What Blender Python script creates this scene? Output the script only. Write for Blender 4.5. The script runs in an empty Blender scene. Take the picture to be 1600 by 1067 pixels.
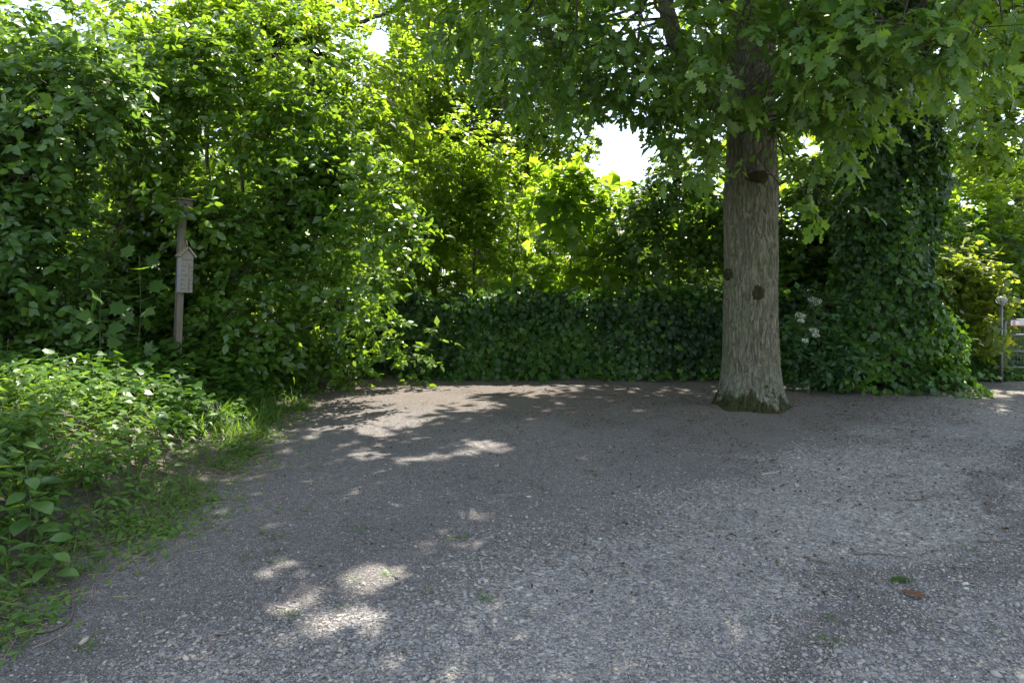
import bpy, math
import numpy as np
from mathutils import Matrix, Vector

rng = np.random.default_rng(11)
R = math.radians
SC = bpy.context.scene
COL = SC.collection

# ------------------------------------------------------------------ camera, sky, sun, exposure
EYE = 1.5            # eye height
FPX = 1600 * 24 / 36
HOR = 440.0          # horizon row of the level camera in the 1600 px frame
cam_d = bpy.data.cameras.new('camera')
cam = bpy.data.objects.new('camera', cam_d)
COL.objects.link(cam)
cam.location = (0, 0, EYE)
cam.rotation_euler = (R(90), 0, 0)
cam_d.sensor_width = 36
cam_d.lens = 24
cam_d.shift_y = -(533.5 - HOR) / 1600
cam_d.clip_start = 0.05
cam_d.clip_end = 2000
SC.camera = cam

SUN_EL, SUN_AZ = 60.0, 20.0      # azimuth clockwise from +Y (the view direction)
world = bpy.data.worlds.new('World')
SC.world = world
world.use_nodes = True
wn, wl = world.node_tree.nodes, world.node_tree.links
wn.clear()
sky = wn.new('ShaderNodeTexSky')
sky.sky_type = 'NISHITA'
sky.sun_disc = False
sky.sun_elevation = R(SUN_EL)
sky.sun_rotation = R(SUN_AZ)
sky.air_density = 1.0
sky.dust_density = 0.4
wbg = wn.new('ShaderNodeBackground')
wbg.inputs['Strength'].default_value = 0.135
wout = wn.new('ShaderNodeOutputWorld')
# a thin veil of high cloud over the whole sky
wtc = wn.new('ShaderNodeTexCoord')
wmp = wn.new('ShaderNodeMapping')
wmp.inputs['Scale'].default_value = (1.2, 1.2, 5.0)
wnz = wn.new('ShaderNodeTexNoise')
wnz.inputs['Scale'].default_value = 2.2
wnz.inputs['Detail'].default_value = 6
wmr = wn.new('ShaderNodeMapRange')
wmr.inputs['From Min'].default_value = .3
wmr.inputs['From Max'].default_value = .7
wmr.inputs['To Min'].default_value = .50
wmr.inputs['To Max'].default_value = .85
wmx = wn.new('ShaderNodeMix')
wmx.data_type = 'RGBA'
wmx.inputs[7].default_value = (2.30, 2.42, 2.66, 1)
wl.new(wtc.outputs['Generated'], wmp.inputs[0])
wl.new(wmp.outputs[0], wnz.inputs['Vector'])
wl.new(wnz.outputs['Fac'], wmr.inputs['Value'])
wl.new(wmr.outputs[0], wmx.inputs[0])
wl.new(sky.outputs[0], wmx.inputs[6])
wl.new(wmx.outputs[2], wbg.inputs['Color'])
wl.new(wbg.outputs[0], wout.inputs['Surface'])

SUN = np.array([math.sin(R(SUN_AZ)) * math.cos(R(SUN_EL)), math.cos(R(SUN_AZ)) * math.cos(R(SUN_EL)), math.sin(R(SUN_EL))])
sun_d = bpy.data.lights.new('sun', 'SUN')
sun_d.energy = 3.3
sun_d.angle = R(0.55)
sun_d.color = (1.0, 0.93, 0.82)
sun = bpy.data.objects.new('sun', sun_d)
COL.objects.link(sun)
sun.rotation_euler = Vector(SUN).to_track_quat('Z', 'Y').to_euler()
sun.location = tuple(SUN * 60)

vs = SC.view_settings
vs.view_transform = 'Standard'
vs.look = 'None'
vs.gamma = 1
vs.use_curve_mapping = False
vs.exposure = 2.3
cy = SC.cycles
cy.max_bounces = 10
cy.diffuse_bounces = 7
cy.glossy_bounces = 3
cy.transmission_bounces = 7
cy.transparent_max_bounces = 6
cy.caustics_reflective = False
cy.caustics_refractive = False
cy.sample_clamp_indirect = 6
cy.use_denoising = True
cy.denoiser = 'OPENIMAGEDENOISE'
cy.denoising_input_passes = 'RGB_ALBEDO_NORMAL'

# ------------------------------------------------------------------ helpers
def P(px, py, Y):
    """point at depth Y seen at that spot of the 1600x1067 frame"""
    return np.array([(px - 800) / FPX * Y, Y, EYE - (py - HOR) / FPX * Y])

def to_px(p):
    Y = np.maximum(p[:, 1], .05)
    return 800 + p[:, 0] / Y * FPX, HOR + (EYE - p[:, 2]) / Y * FPX

def unit(v):
    return v / np.maximum(np.linalg.norm(v, axis=-1, keepdims=True), 1e-9)

def hash3(i, j, k, s=0):
    h = (i * 73856093) ^ (j * 19349663) ^ (k * 83492791) ^ (s * 2654435 + 977)
    h = (h ^ (h >> 13)) * 1274126177
    h = h ^ (h >> 16)
    return (h & 0xFFFF) / 65535.0

def vnoise(p, seed=0):
    p = np.asarray(p, float)
    f = np.floor(p)
    i = f.astype(np.int64)
    u = p - f
    u = u * u * (3 - 2 * u)
    out = 0
    for a in (0, 1):
        for b in (0, 1):
            for c in (0, 1):
                w = (u[:, 0] if a else 1 - u[:, 0]) * (u[:, 1] if b else 1 - u[:, 1]) * (u[:, 2] if c else 1 - u[:, 2])
                out = out + w * hash3(i[:, 0] + a, i[:, 1] + b, i[:, 2] + c, seed)
    return out

def fbm(p, oct=3, seed=0):
    s, a, t = 0, 1.0, 0
    p = np.asarray(p, float)
    for o in range(oct):
        s = s + a * vnoise(p * (2.03 ** o) + 17.3 * o, seed + o)
        t += a
        a *= .5
    return s / t

def sstep(a, b, x):
    t = np.clip((x - a) / (b - a), 0, 1)
    return t * t * (3 - 2 * t)

def ground_z(x, y):
    x = np.asarray(x, float)
    y = np.asarray(y, float)
    p = np.stack([x, y, np.zeros_like(x)], -1).reshape(-1, 3)
    n = (fbm(p * .9, 3, 5).reshape(x.shape) - .5) * .07 + (fbm(p * 5, 2, 9).reshape(x.shape) - .5) * .018
    foot = -2.15 - .35 * sstep(5.0, 7.5, y) + (fbm(p * 1.3, 2, 21).reshape(x.shape) - .5) * .4
    bank = .46 * sstep(0, 1.7, foot - x) + .25 * sstep(1.5, 5, foot - x)
    n = n + .06 * np.exp(-((x - 2.79) ** 2 + (y - 8.0) ** 2) / .55)
    fade = np.exp(-np.maximum(0, np.hypot(x, y) - 25) / 10)
    return (n * (1 - .5 * sstep(0, 1, foot - x)) + bank) * fade

def mesh_from(name, v, loops, starts, mat, smooth=True, tint=None):
    me = bpy.data.meshes.new(name)
    v = np.ascontiguousarray(v, dtype=np.float32)
    me.vertices.add(len(v))
    me.vertices.foreach_set('co', v.ravel())
    me.loops.add(len(loops))
    me.loops.foreach_set('vertex_index', np.ascontiguousarray(loops, dtype=np.int32))
    me.polygons.add(len(starts))
    me.polygons.foreach_set('loop_start', np.ascontiguousarray(starts, dtype=np.int32))
    me.update(calc_edges=True)
    if smooth:
        me.shade_smooth()
    if tint is not None:
        at = me.attributes.new('tint', 'FLOAT', 'FACE')
        at.data.foreach_set('value', np.ascontiguousarray(tint, dtype=np.float32))
    if mat is not None:
        me.materials.append(mat)
    return me

def obj(name, me, parent=None):
    o = bpy.data.objects.new(name, me)
    COL.objects.link(o)
    if parent is not None:
        o.parent = parent
    return o

def tag(o, label=None, cat=None, group=None, kind=None):
    if label:
        o['label'] = label
    if cat:
        o['category'] = cat
    if group:
        o['group'] = group
    if kind:
        o['kind'] = kind
    return o

def thing(name, label, cat, loc=(0, 0, 0), group=None):
    o = obj(name, None)
    o.location = tuple(float(c) for c in loc)
    o.empty_display_size = .1
    return tag(o, label, cat, group)

class MB:
    """collects boxes, tubes and polygons into one mesh"""
    def __init__(self):
        self.v, self.f = [], []
    def poly(self, pts, faces):
        b = len(self.v)
        self.v += [tuple(float(c) for c in p) for p in pts]
        self.f += [tuple(i + b for i in f) for f in faces]
        return self
    def box(self, c, s, rot=None, bev=0.0):
        """box with its edges chamfered by bev"""
        hx, hy, hz = s[0] / 2, s[1] / 2, s[2] / 2
        b = min(bev, hx * .6, hy * .6, hz * .6)
        if b <= 0:
            pts = [(x, y, z) for x in (-hx, hx) for y in (-hy, hy) for z in (-hz, hz)]
            fs = [(0, 1, 3, 2), (4, 6, 7, 5), (0, 4, 5, 1), (2, 3, 7, 6), (0, 2, 6, 4), (1, 5, 7, 3)]
        else:
            ring = [(-hx, -hy + b), (-hx, hy - b), (-hx + b, hy), (hx - b, hy), (hx, hy - b), (hx, -hy + b), (hx - b, -hy), (-hx + b, -hy)]
            inn = [(x * (hx - b) / hx, y * (hy - b) / hy) for x, y in ring]
            pts = [(x, y, -hz) for x, y in inn] + [(x, y, -hz + b) for x, y in ring] + [(x, y, hz - b) for x, y in ring] + [(x, y, hz) for x, y in inn]
            fs = [tuple(range(7, -1, -1))][:0] + [tuple(range(8))] + [tuple(range(31, 23, -1))]
            for l in range(3):
                for k in range(8):
                    fs.append((l * 8 + k, l * 8 + 8 + k, l * 8 + 8 + (k + 1) % 8, l * 8 + (k + 1) % 8))
        M = rot if rot is not None else Matrix.Identity(3)
        cc = Vector([float(t) for t in c])
        return self.poly([tuple(M @ Vector(p) + cc) for p in pts], fs)
    def tube(self, pts, rad, n=8, cap=True):
        pts = np.asarray(pts, float)
        k = len(pts)
        rad = np.broadcast_to(np.asarray(rad, float), (k,))
        d = np.gradient(pts, axis=0)
        d = unit(d)
        ref = np.array([0, 0, 1.0]) if abs(d[0, 2]) < .9 else np.array([1.0, 0, 0])
        x = unit(np.cross(d, ref))
        y = np.cross(d, x)
        a = np.linspace(0, 2 * np.pi, n, endpoint=False)
        ring = pts[:, None] + rad[:, None, None] * (np.cos(a)[None, :, None] * x[:, None] + np.sin(a)[None, :, None] * y[:, None])
        fs = [(i * n + j, i * n + (j + 1) % n, (i + 1) * n + (j + 1) % n, (i + 1) * n + j) for i in range(k - 1) for j in range(n)]
        if cap:
            fs += [tuple(range(n - 1, -1, -1)), tuple((k - 1) * n + j for j in range(n))]
        return self.poly(ring.reshape(-1, 3), fs)
    def build(self, name, mat, parent=None, smooth=False):
        me = bpy.data.meshes.new(name)
        me.from_pydata(self.v, [], self.f)
        me.materials.append(mat)
        if smooth:
            me.shade_smooth()
        return obj(name, me, parent)

def curve_pts(ctrl, n=10):
    """Catmull-Rom through the control points"""
    c = np.asarray(ctrl, float)
    c = np.vstack([2 * c[0] - c[1], c, 2 * c[-1] - c[-2]])
    out = []
    for i in range(1, len(c) - 2):
        for t in np.linspace(0, 1, n, endpoint=False):
            out.append(.5 * (2 * c[i] + (c[i + 1] - c[i - 1]) * t + (2 * c[i - 1] - 5 * c[i] + 4 * c[i + 1] - c[i + 2]) * t * t + (3 * c[i] - c[i - 1] - 3 * c[i + 1] + c[i + 2]) * t ** 3))
    out.append(c[-2])
    return np.array(out)

# ------------------------------------------------------------------ materials
def new_mat(name):
    m = bpy.data.materials.new(name)
    m.use_nodes = True
    nt = m.node_tree
    nt.nodes.clear()
    out = nt.nodes.new('ShaderNodeOutputMaterial')
    return m, nt, out

def ramp(nt, stops, interp='LINEAR'):
    r = nt.nodes.new('ShaderNodeValToRGB')
    r.color_ramp.interpolation = interp
    e = r.color_ramp.elements
    while len(e) < len(stops):
        e.new(.5)
    for k, (p, c) in enumerate(stops):
        e[k].position = p
        e[k].color = (*c, 1)
    return r

def leaf_mat(name, cols, trans, tfac=.42, rough=.42, spec=.5):
    """two versions: one reads the leaf's own tint from the joined foliage, one from the leaf object"""
    pair = []
    for mode in ('joined', 'single'):
        m, nt, out = new_mat(name + '_' + mode)
        if mode == 'joined':
            a = nt.nodes.new('ShaderNodeAttribute')
            a.attribute_name = 'tint'
            src = a.outputs['Fac']
        else:
            a = nt.nodes.new('ShaderNodeObjectInfo')
            src = a.outputs['Random']
        r1 = ramp(nt, [(0, cols[0]), (.5, cols[1]), (1, cols[2])])
        r2 = ramp(nt, [(0, trans[0]), (1, trans[1])])
        nt.links.new(src, r1.inputs[0])
        nt.links.new(src, r2.inputs[0])
        pb = nt.nodes.new('ShaderNodeBsdfPrincipled')
        pb.inputs['Roughness'].default_value = rough
        pb.inputs['Specular IOR Level'].default_value = spec
        nt.links.new(r1.outputs[0], pb.inputs['Base Color'])
        tr = nt.nodes.new('ShaderNodeBsdfTranslucent')
        nt.links.new(r2.outputs[0], tr.inputs['Color'])
        mx = nt.nodes.new('ShaderNodeMixShader')
        mx.inputs[0].default_value = tfac
        nt.links.new(pb.outputs[0], mx.inputs[1])
        nt.links.new(tr.outputs[0], mx.inputs[2])
        nt.links.new(mx.outputs[0], out.inputs['Surface'])
        pair.append(m)
    return pair

def plain_mat(name, col, rough=.6, metal=0.0, noise=None, scale=20, stretch=(1, 1, 1), bump=0.0, spec=.5):
    """col, with a second colour mixed in by noise"""
    m, nt, out = new_mat(name)
    pb = nt.nodes.new('ShaderNodeBsdfPrincipled')
    pb.inputs['Roughness'].default_value = rough
    pb.inputs['Metallic'].default_value = metal
    pb.inputs['Specular IOR Level'].default_value = spec
    pb.inputs['Base Color'].default_value = (*col, 1)
    if noise is not None:
        tc = nt.nodes.new('ShaderNodeTexCoord')
        mp = nt.nodes.new('ShaderNodeMapping')
        mp.inputs['Scale'].default_value = stretch
        nz = nt.nodes.new('ShaderNodeTexNoise')
        nz.inputs['Scale'].default_value = scale
        nz.inputs['Detail'].default_value = 6
        nz.inputs['Roughness'].default_value = .65
        nt.links.new(tc.outputs['Object'], mp.inputs[0])
        nt.links.new(mp.outputs[0], nz.inputs['Vector'])
        r = ramp(nt, [(.3, col), (.7, noise)])
        nt.links.new(nz.outputs['Fac'], r.inputs[0])
        nt.links.new(r.outputs[0], pb.inputs['Base Color'])
        if bump:
            b = nt.nodes.new('ShaderNodeBump')
            b.inputs['Strength'].default_value = bump
            b.inputs['Distance'].default_value = .01
            nt.links.new(nz.outputs['Fac'], b.inputs['Height'])
            nt.links.new(b.outputs[0], pb.inputs['Normal'])
    nt.links.new(pb.outputs[0], out.inputs['Surface'])
    return m

LEAF = {
    'dogwood': leaf_mat('leaf_dogwood', [(.040, .096, .018), (.064, .142, .024), (.100, .188, .032)], [(.22, .40, .02), (.38, .56, .03)], .44, .30, .55),
    'edge': leaf_mat('leaf_edge_shrub', [(.038, .092, .024), (.062, .138, .030), (.094, .184, .040)], [(.18, .34, .03), (.28, .44, .04)], .40, .32, .50),
    'young': leaf_mat('leaf_young', [(.042, .092, .012), (.068, .130, .016), (.095, .165, .022)], [(.32, .53, .02), (.52, .68, .04)], .56, .40, .45),
    'maple': leaf_mat('leaf_maple', [(.036, .088, .012), (.062, .125, .018), (.085, .152, .022)], [(.32, .54, .02), (.50, .68, .04)], .56, .42, .42),
    'oak': leaf_mat('leaf_oak', [(.036, .088, .020), (.064, .136, .030), (.130, .215, .070)], [(.20, .38, .02), (.36, .54, .03)], .44, .42, .42),
    'faroak': leaf_mat('leaf_far_oak', [(.032, .072, .012), (.052, .105, .016), (.078, .138, .020)], [(.28, .46, .02), (.46, .62, .03)], .54, .42, .42),
    'hazel': leaf_mat('leaf_hazel', [(.026, .066, .014), (.040, .095, .018), (.064, .125, .024)], [(.18, .34, .02), (.30, .46, .03)], .42, .45, .38),
    'ivy': leaf_mat('leaf_ivy', [(.012, .034, .010), (.032, .085, .014), (.072, .155, .020)], [(.08, .20, .010), (.20, .38, .02)], .28, .40, .30),
    'cover': leaf_mat('leaf_ground_cover', [(.040, .098, .016), (.074, .154, .022), (.114, .200, .032)], [(.18, .36, .02), (.32, .50, .03)], .38, .45, .35),
    'elder': leaf_mat('leaf_elder', [(.026, .072, .024), (.038, .100, .030), (.056, .130, .036)], [(.12, .26, .03), (.20, .35, .04)], .36, .48, .35),
    'bronze': leaf_mat('leaf_field_maple', [(.042, .095, .016), (.080, .140, .020), (.145, .160, .030)], [(.28, .44, .02), (.52, .58, .04)], .46, .45, .38),
    'grass': leaf_mat('leaf_grass', [(.036, .085, .014), (.060, .130, .020), (.095, .165, .030)], [(.18, .36, .02), (.30, .46, .03)], .38, .45, .35),
}
M_TWIG = plain_mat('twig_bark', (.030, .024, .016), .8, noise=(.065, .053, .038), scale=30)
M_STEM = plain_mat('shrub_stem_bark', (.040, .032, .024), .85, noise=(.10, .085, .062), scale=18, stretch=(1, 1, .3), bump=.3)
M_GSTEM = plain_mat('green_stem', (.045, .085, .02), .6, noise=(.07, .09, .03), scale=12)

# ------------------------------------------------------------------ leaf outlines (length 1 along +Y, face up +Z)
def t_ovate(w=.55, rows=((.28, .86), (.62, .9)), fold=.22, droop=.18):
    v = [(0, 0, 0)]
    for y, k in rows:
        h = w * k / 2
        z = -droop * y * y
        v += [(-h, y, z + fold * h), (0, y + .02, z), (h, y, z + fold * h)]
    v.append((0, 1, -droop))
    n = len(rows)
    f = [(0, 2, 1), (0, 3, 2)]
    for i in range(n - 1):
        a = 1 + 3 * i
        f += [(a, a + 1, a + 4, a + 3), (a + 1, a + 2, a + 5, a + 4)]
    a = 1 + 3 * (n - 1)
    f += [(a, a + 1, len(v) - 1), (a + 1, a + 2, len(v) - 1)]
    return np.array(v), f

def t_lobed(prof, fold=.2, droop=.2):
    """prof: (y, half width, y shift of the edge)"""
    v, f = [], []
    for y, h, s in prof:
        z = -droop * y * y
        v += [(-h, y + s, z + fold * h), (0, y, z), (h, y + s, z + fold * h)]
    for i in range(len(prof) - 1):
        a = 3 * i
        f += [(a, a + 1, a + 4, a + 3), (a + 1, a + 2, a + 5, a + 4)]
    return np.array(v), f

def t_fan(half, c=(0, .4), dome=.10, droop=.15):
    """outline as a fan round a centre"""
    pts = half + [(-x, y) for x, y in reversed(half[1:-1])]
    v = [(c[0], c[1], -droop * c[1] ** 2)]
    for x, y in pts:
        rr = math.hypot(x - c[0], y - c[1])
        v.append((x, y, dome * abs(x) - droop * y * y - dome * .3 * rr))
    n = len(pts)
    return np.array(v), [(0, 1 + i, 1 + (i + 1) % n) for i in range(n)]

T = {
    'ovate': t_ovate(.56),
    'ovate_lo': t_ovate(.6, rows=((.45, 1.0),)),
    'ovate_hi': t_ovate(.58, rows=((.12, .5), (.34, .95), (.58, 1.0), (.82, .58)), droop=.25),
    'round': t_ovate(.8, rows=((.18, .75), (.5, 1.0), (.82, .7)), droop=.2),
    'lance': t_ovate(.42, rows=((.2, .9), (.5, .85)), droop=.3),
    'lance_lo': t_ovate(.45, rows=((.35, 1.0),), droop=.3),
    'oak': t_lobed([(0, .02, 0), (.10, .05, 0), (.20, .20, .05), (.30, .09, -.01), (.45, .31, .08), (.57, .13, -.01), (.70, .29, .08), (.80, .14, 0), (.90, .16, .05), (1.0, .03, 0)], .18, .2),
    'oak_mid': t_lobed([(0, .02, 0), (.24, .22, .04), (.36, .10, 0), (.58, .33, .06), (.72, .15, 0), (.86, .22, .05), (1.0, .04, 0)], .18, .2),
    'ivy': t_fan([(0, .10), (.26, -.04), (.46, .14), (.36, .30), (.54, .52), (.24, .60), (0, 1.0)], (0, .38)),
    'ivy_lo': t_fan([(0, .08), (.40, .05), (.48, .48), (0, 1.0)], (0, .4)),
    'maple': t_fan([(0, .06), (.30, -.06), (.34, .10), (.62, .16), (.44, .34), (.70, .66), (.34, .58), (.24, .74), (0, 1.0)], (0, .34)),
    'blade': (np.array([(-.03, 0, 0), (.03, 0, 0), (-.025, .5, -.06), (.025, .5, -.06), (0, 1, -.32)]), [(0, 1, 3, 2), (2, 3, 4)]),
}

def leaf_arrays(pos, ax, nor, size):
    ax = unit(ax)
    x = unit(np.cross(ax, nor))
    z = np.cross(x, ax)
    return pos, x, ax, z, size

def foliage_mesh(name, tmpl, L, tint, mat):
    pos, x, y, z, s = L
    tv, tf = T[tmpl]
    n, k = len(pos), len(tv)
    tv = tv.astype(np.float32)
    v = pos[:, None].astype(np.float32) + s[:, None, None].astype(np.float32) * (
        tv[None, :, 0, None] * x[:, None].astype(np.float32) + tv[None, :, 1, None] * y[:, None].astype(np.float32) + tv[None, :, 2, None] * z[:, None].astype(np.float32))
    fl = np.concatenate([np.array(f) for f in tf])
    cnt = np.array([len(f) for f in tf])
    loops = (fl[None] + (np.arange(n) * k)[:, None]).ravel()
    starts = (np.concatenate([[0], np.cumsum(cnt)[:-1]])[None] + (np.arange(n) * len(fl))[:, None]).ravel()
    return mesh_from(name, v.reshape(-1, 3), loops, starts, mat, True, np.repeat(tint, len(tf)))

SINGLE = {}
def single_mesh(tmpl, matkey):
    key = (tmpl, matkey)
    if key not in SINGLE:
        tv, tf = T[tmpl]
        me = bpy.data.meshes.new('leaf_' + tmpl)
        me.from_pydata([tuple(map(float, p)) for p in tv], [], tf)
        me.materials.append(LEAF[matkey][1])
        me.shade_smooth()
        SINGLE[key] = me
    return SINGLE[key]

def front_leaves(pos, size, n, cell=11):
    """indices of the n leaves that show largest from where the photograph was taken"""
    px, py = to_px(pos)
    ok = np.where((px > 4) & (px < 1596) & (py > 4) & (py < 1063) & (pos[:, 1] > 1))[0]
    if len(ok) == 0:
        return ok
    key = (px[ok] // cell).astype(int) * 1000 + (py[ok] // cell).astype(int)
    order = np.lexsort((pos[ok, 1], key))
    ok, key = ok[order], key[order]
    first = np.concatenate([[True], key[1:] != key[:-1]])
    ok = ok[first]
    sc = size[ok] / pos[ok, 1]
    return ok[np.argsort(-sc)[:n]]

# ---- where the sun reaches the ground: the gaps in the tree cover (px ellipses on the ground)
LIT = [(560, 650, 95, 20), (680, 634, 85, 10), (780, 609, 70, 5), (640, 614, 95, 8), (480, 642, 42, 24), (620, 627, 80, 14), (500, 668, 66, 8),
       (640, 718, 26, 6), (705, 714, 40, 6), (775, 701, 42, 5), (750, 694, 28, 4), (660, 682, 22, 5), (735, 803, 46, 8), (700, 850, 45, 12),
       (745, 838, 20, 6), (575, 895, 52, 14), (450, 905, 46, 12), (610, 937, 32, 11), (410, 977, 42, 12), (525, 980, 66, 22), (740, 970, 34, 12),
       (370, 830, 26, 7), (960, 880, 26, 8), (1385, 705, 18, 5), (1525, 616, 32, 6), (1590, 1000, 40, 12), (820, 785, 22, 5),
       (300, 648, 60, 16), (390, 640, 50, 14), (900, 822, 14, 5), (1130, 905, 20, 5)]

GAPS = [(968, 245, 46, 54), (596, 64, 24, 24), (1266, 226, 22, 26), (945, 205, 20, 18), (990, 270, 22, 22)]      # openings to the sky between the crowns
CLEAR = [(1566, 468, 17, 17, 10.25), (1567, 495, 10, 26, 10.2), (1592, 506, 24, 12, 10.5), (1592, 540, 14, 30, 10.4), (287, 420, 24, 50, 8.05)]   # things that stand free of leaves
BEAMS = [(-3.35, 6.75, .55, .50), (-2.85, 7.1, .5, .42), (-3.85, 6.4, .6, .42), (-2.7, 8.5, .4, .25)]          # where sun reaches the bank
def open_sky(p):
    px, py = to_px(p)
    w = (fbm(np.column_stack([px * .06, py * .06, 0 * px]), 2, 6) - .5) * 1.1
    m = np.zeros(len(p), bool)
    for cx, cyy, rx, ry in GAPS:
        m |= ((px - cx) / rx) ** 2 + ((py - cyy) / ry) ** 2 < .85 + w
    for cx, cyy, rx, ry, ymax in CLEAR:
        m |= (((px - cx) / rx) ** 2 + ((py - cyy) / ry) ** 2 < 1) & (p[:, 1] < ymax)
    for x, y, z, r in BEAMS:
        v = p - np.array([x, y, z])
        t = v @ SUN
        d = np.linalg.norm(v - t[:, None] * SUN, axis=1)
        m |= (t > .7) & (d < r * (.9 + w)) & (rng.random(len(p)) < .975)
    return m

def lit_gap(p):
    g = p - SUN[None] * (np.maximum(p[:, 2], 0) / SUN[2])[:, None]
    px, py = to_px(np.column_stack([g[:, 0], g[:, 1], np.zeros(len(g))]))
    wob = (fbm(np.column_stack([g[:, 0] * 2.2, g[:, 1] * 2.2, p[:, 2] * .4]), 2, 3) - .5)
    m = np.zeros(len(p), bool)
    for cx, cyy, rx, ry in LIT:
        m |= ((px - cx) / rx) ** 2 + ((py - cyy) / ry) ** 2 < (1.75 if cyy < 690 else 2.3) + wob * 1.3
    return m & (g[:, 1] > 1.5)

# ------------------------------------------------------------------ foliage growth
def sprays(o, d, n_out, K, length, size, droop=.25, flat=.75, jit=.35, side=.85):
    """K leaves along each of S twigs from o in direction d"""
    S = len(o)
    up = np.array([0, 0, 1.0])
    d = unit(d)
    sd = unit(np.cross(d, up) + rng.normal(0, .15, (S, 3)))
    upn = unit(np.cross(sd, d))
    upn = np.where(upn[:, 2:3] < 0, -upn, upn)
    t = (np.arange(K) + .6) / K
    Ls = length * rng.uniform(.6, 1.25, S)
    t = np.clip(t[None] + rng.normal(0, .04, (S, K)), .05, 1.02)
    pos = o[:, None] + d[:, None] * (Ls[:, None] * t)[..., None]
    pos[..., 2] -= droop * (Ls[:, None] * t * t)
    sg = np.where(np.arange(K) % 2 == 0, 1.0, -1.0)[None] * np.ones((S, 1))
    sg[:, -1] *= .15
    ax = d[:, None] * .6 + sd[:, None] * (sg * side)[..., None] + rng.normal(0, jit * .7, (S, K, 3))
    ax[..., 2] -= droop * .7
    nor = upn[:, None] * flat + n_out[:, None] * (1 - flat) + up * .25 + rng.normal(0, jit, (S, K, 3))
    sz = size * rng.uniform(.55, 1.2, (S, K)) * rng.uniform(.85, 1.15, (S, 1))
    tw = (o, o + d * (Ls)[:, None] * .95 - np.array([0, 0, 1.0]) * (droop * Ls * .9)[:, None])
    return leaf_arrays(pos.reshape(-1, 3), ax.reshape(-1, 3), nor.reshape(-1, 3), sz.ravel()), tw, np.repeat(np.arange(S), K)

def shell(blobs, n, inner=.55, cam_bias=.6, up_cut=None):
    """n spray roots spread over the blobs, most of them near the blob surfaces on the camera side"""
    b = np.asarray(blobs, float)
    w = b[:, 3] ** 2
    idx = rng.choice(len(b), n, p=w / w.sum())
    d = unit(rng.normal(0, 1, (n, 3)))
    tocam = unit(np.array([0, 0, EYE]) - b[idx, :3])
    flip = (np.sum(d * tocam, 1) < 0) & (rng.random(n) < cam_bias)
    d = np.where(flip[:, None], d - 2 * np.sum(d * tocam, 1)[:, None] * tocam, d)
    r = b[idx, 3] * rng.uniform(inner, 1.0, n) ** .6
    return b[idx, :3] + d * r[:, None], d

def in_poly(poly, x, y):
    p = np.asarray(poly, float)
    ins = np.zeros(len(x), bool)
    j = len(p) - 1
    for i in range(len(p)):
        c = ((p[i, 1] > y) != (p[j, 1] > y)) & (x < (p[j, 0] - p[i, 0]) * (y - p[i, 1]) / (p[j, 1] - p[i, 1] + 1e-9) + p[i, 0])
        ins ^= c
        j = i
    return ins

def fill(poly, Y, n, r):
    """n blobs filling the outline a plant has, between the depths Y[0] and Y[1]"""
    p = np.asarray(poly, float)
    out = []
    while len(out) < n:
        x = rng.uniform(p[:, 0].min(), p[:, 0].max(), 200)
        y = rng.uniform(p[:, 1].min(), p[:, 1].max(), 200)
        k = in_poly(poly, x, y)
        for a, b in zip(x[k], y[k]):
            yy = rng.uniform(*Y)
            c = P(a, b, yy)
            rr = rng.uniform(*r)
            if c[2] > .12:
                out.append((c[0], c[1], max(c[2], rr * .6), rr))
    return out[:n]

def twig_mesh(name, a, b, r0, mat, base):
    """thin three-sided twigs from a to b"""
    d = unit(b - a)
    x = unit(np.cross(d, np.array([.3, .2, 1.0])))
    y = np.cross(d, x)
    an = np.array([0, 2.1, 4.2])
    off = (np.cos(an)[None, :, None] * x[:, None] + np.sin(an)[None, :, None] * y[:, None])
    r0 = np.broadcast_to(np.asarray(r0, float), (len(a),))[:, None, None]
    v = np.concatenate([a[:, None] + off * r0, b[:, None] + off * r0 * .35], 1) - np.asarray(base)
    q = np.array([0, 1, 4, 3, 1, 2, 5, 4, 2, 0, 3, 5])
    n = len(a)
    loops = (q[None] + (np.arange(n) * 6)[:, None]).ravel()
    return mesh_from(name, v.reshape(-1, 3), loops, np.arange(n * 3) * 4, mat, True)

TOTAL = [0]
def grow(root, base, tmpl, matkey, L, tint, nsingle=0, part='crown', single_tmpl=None, carve=True, cell=11):
    """joined foliage part of a plant, with its largest-looking leaves as leaf objects"""
    if carve:
        k = ~lit_gap(L[0])
        k |= rng.random(len(k)) < .02
        L = tuple(a[k] for a in L)
        tint = tint[k]
    k = ~open_sky(L[0])
    L = tuple(a[k] for a in L)
    tint = tint[k]
    pos, x, y, z, s = L
    pick = front_leaves(pos, s, nsingle, cell) if nsingle else np.array([], int)
    keep = np.ones(len(pos), bool)
    keep[pick] = False
    base = np.asarray(base, float)
    rel = pos - base
    me = foliage_mesh(root.name + '_' + part, tmpl, (rel[keep], x[keep], y[keep], z[keep], s[keep]), tint[keep], LEAF[matkey][0])
    TOTAL[0] += int(keep.sum()) * sum(len(f) - 2 for f in T[tmpl][1])
    o = obj(part, me, root)
    o['kind'] = 'stuff'
    sm = single_mesh(single_tmpl or tmpl, matkey)
    for i in pick:
        M = np.eye(4)
        M[:3, 0], M[:3, 1], M[:3, 2] = x[i] * s[i], y[i] * s[i], z[i] * s[i]
        M[:3, 3] = rel[i]
        l = obj('leaf', sm, o)
        l.matrix_basis = Matrix(M.tolist())
    return o

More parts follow.
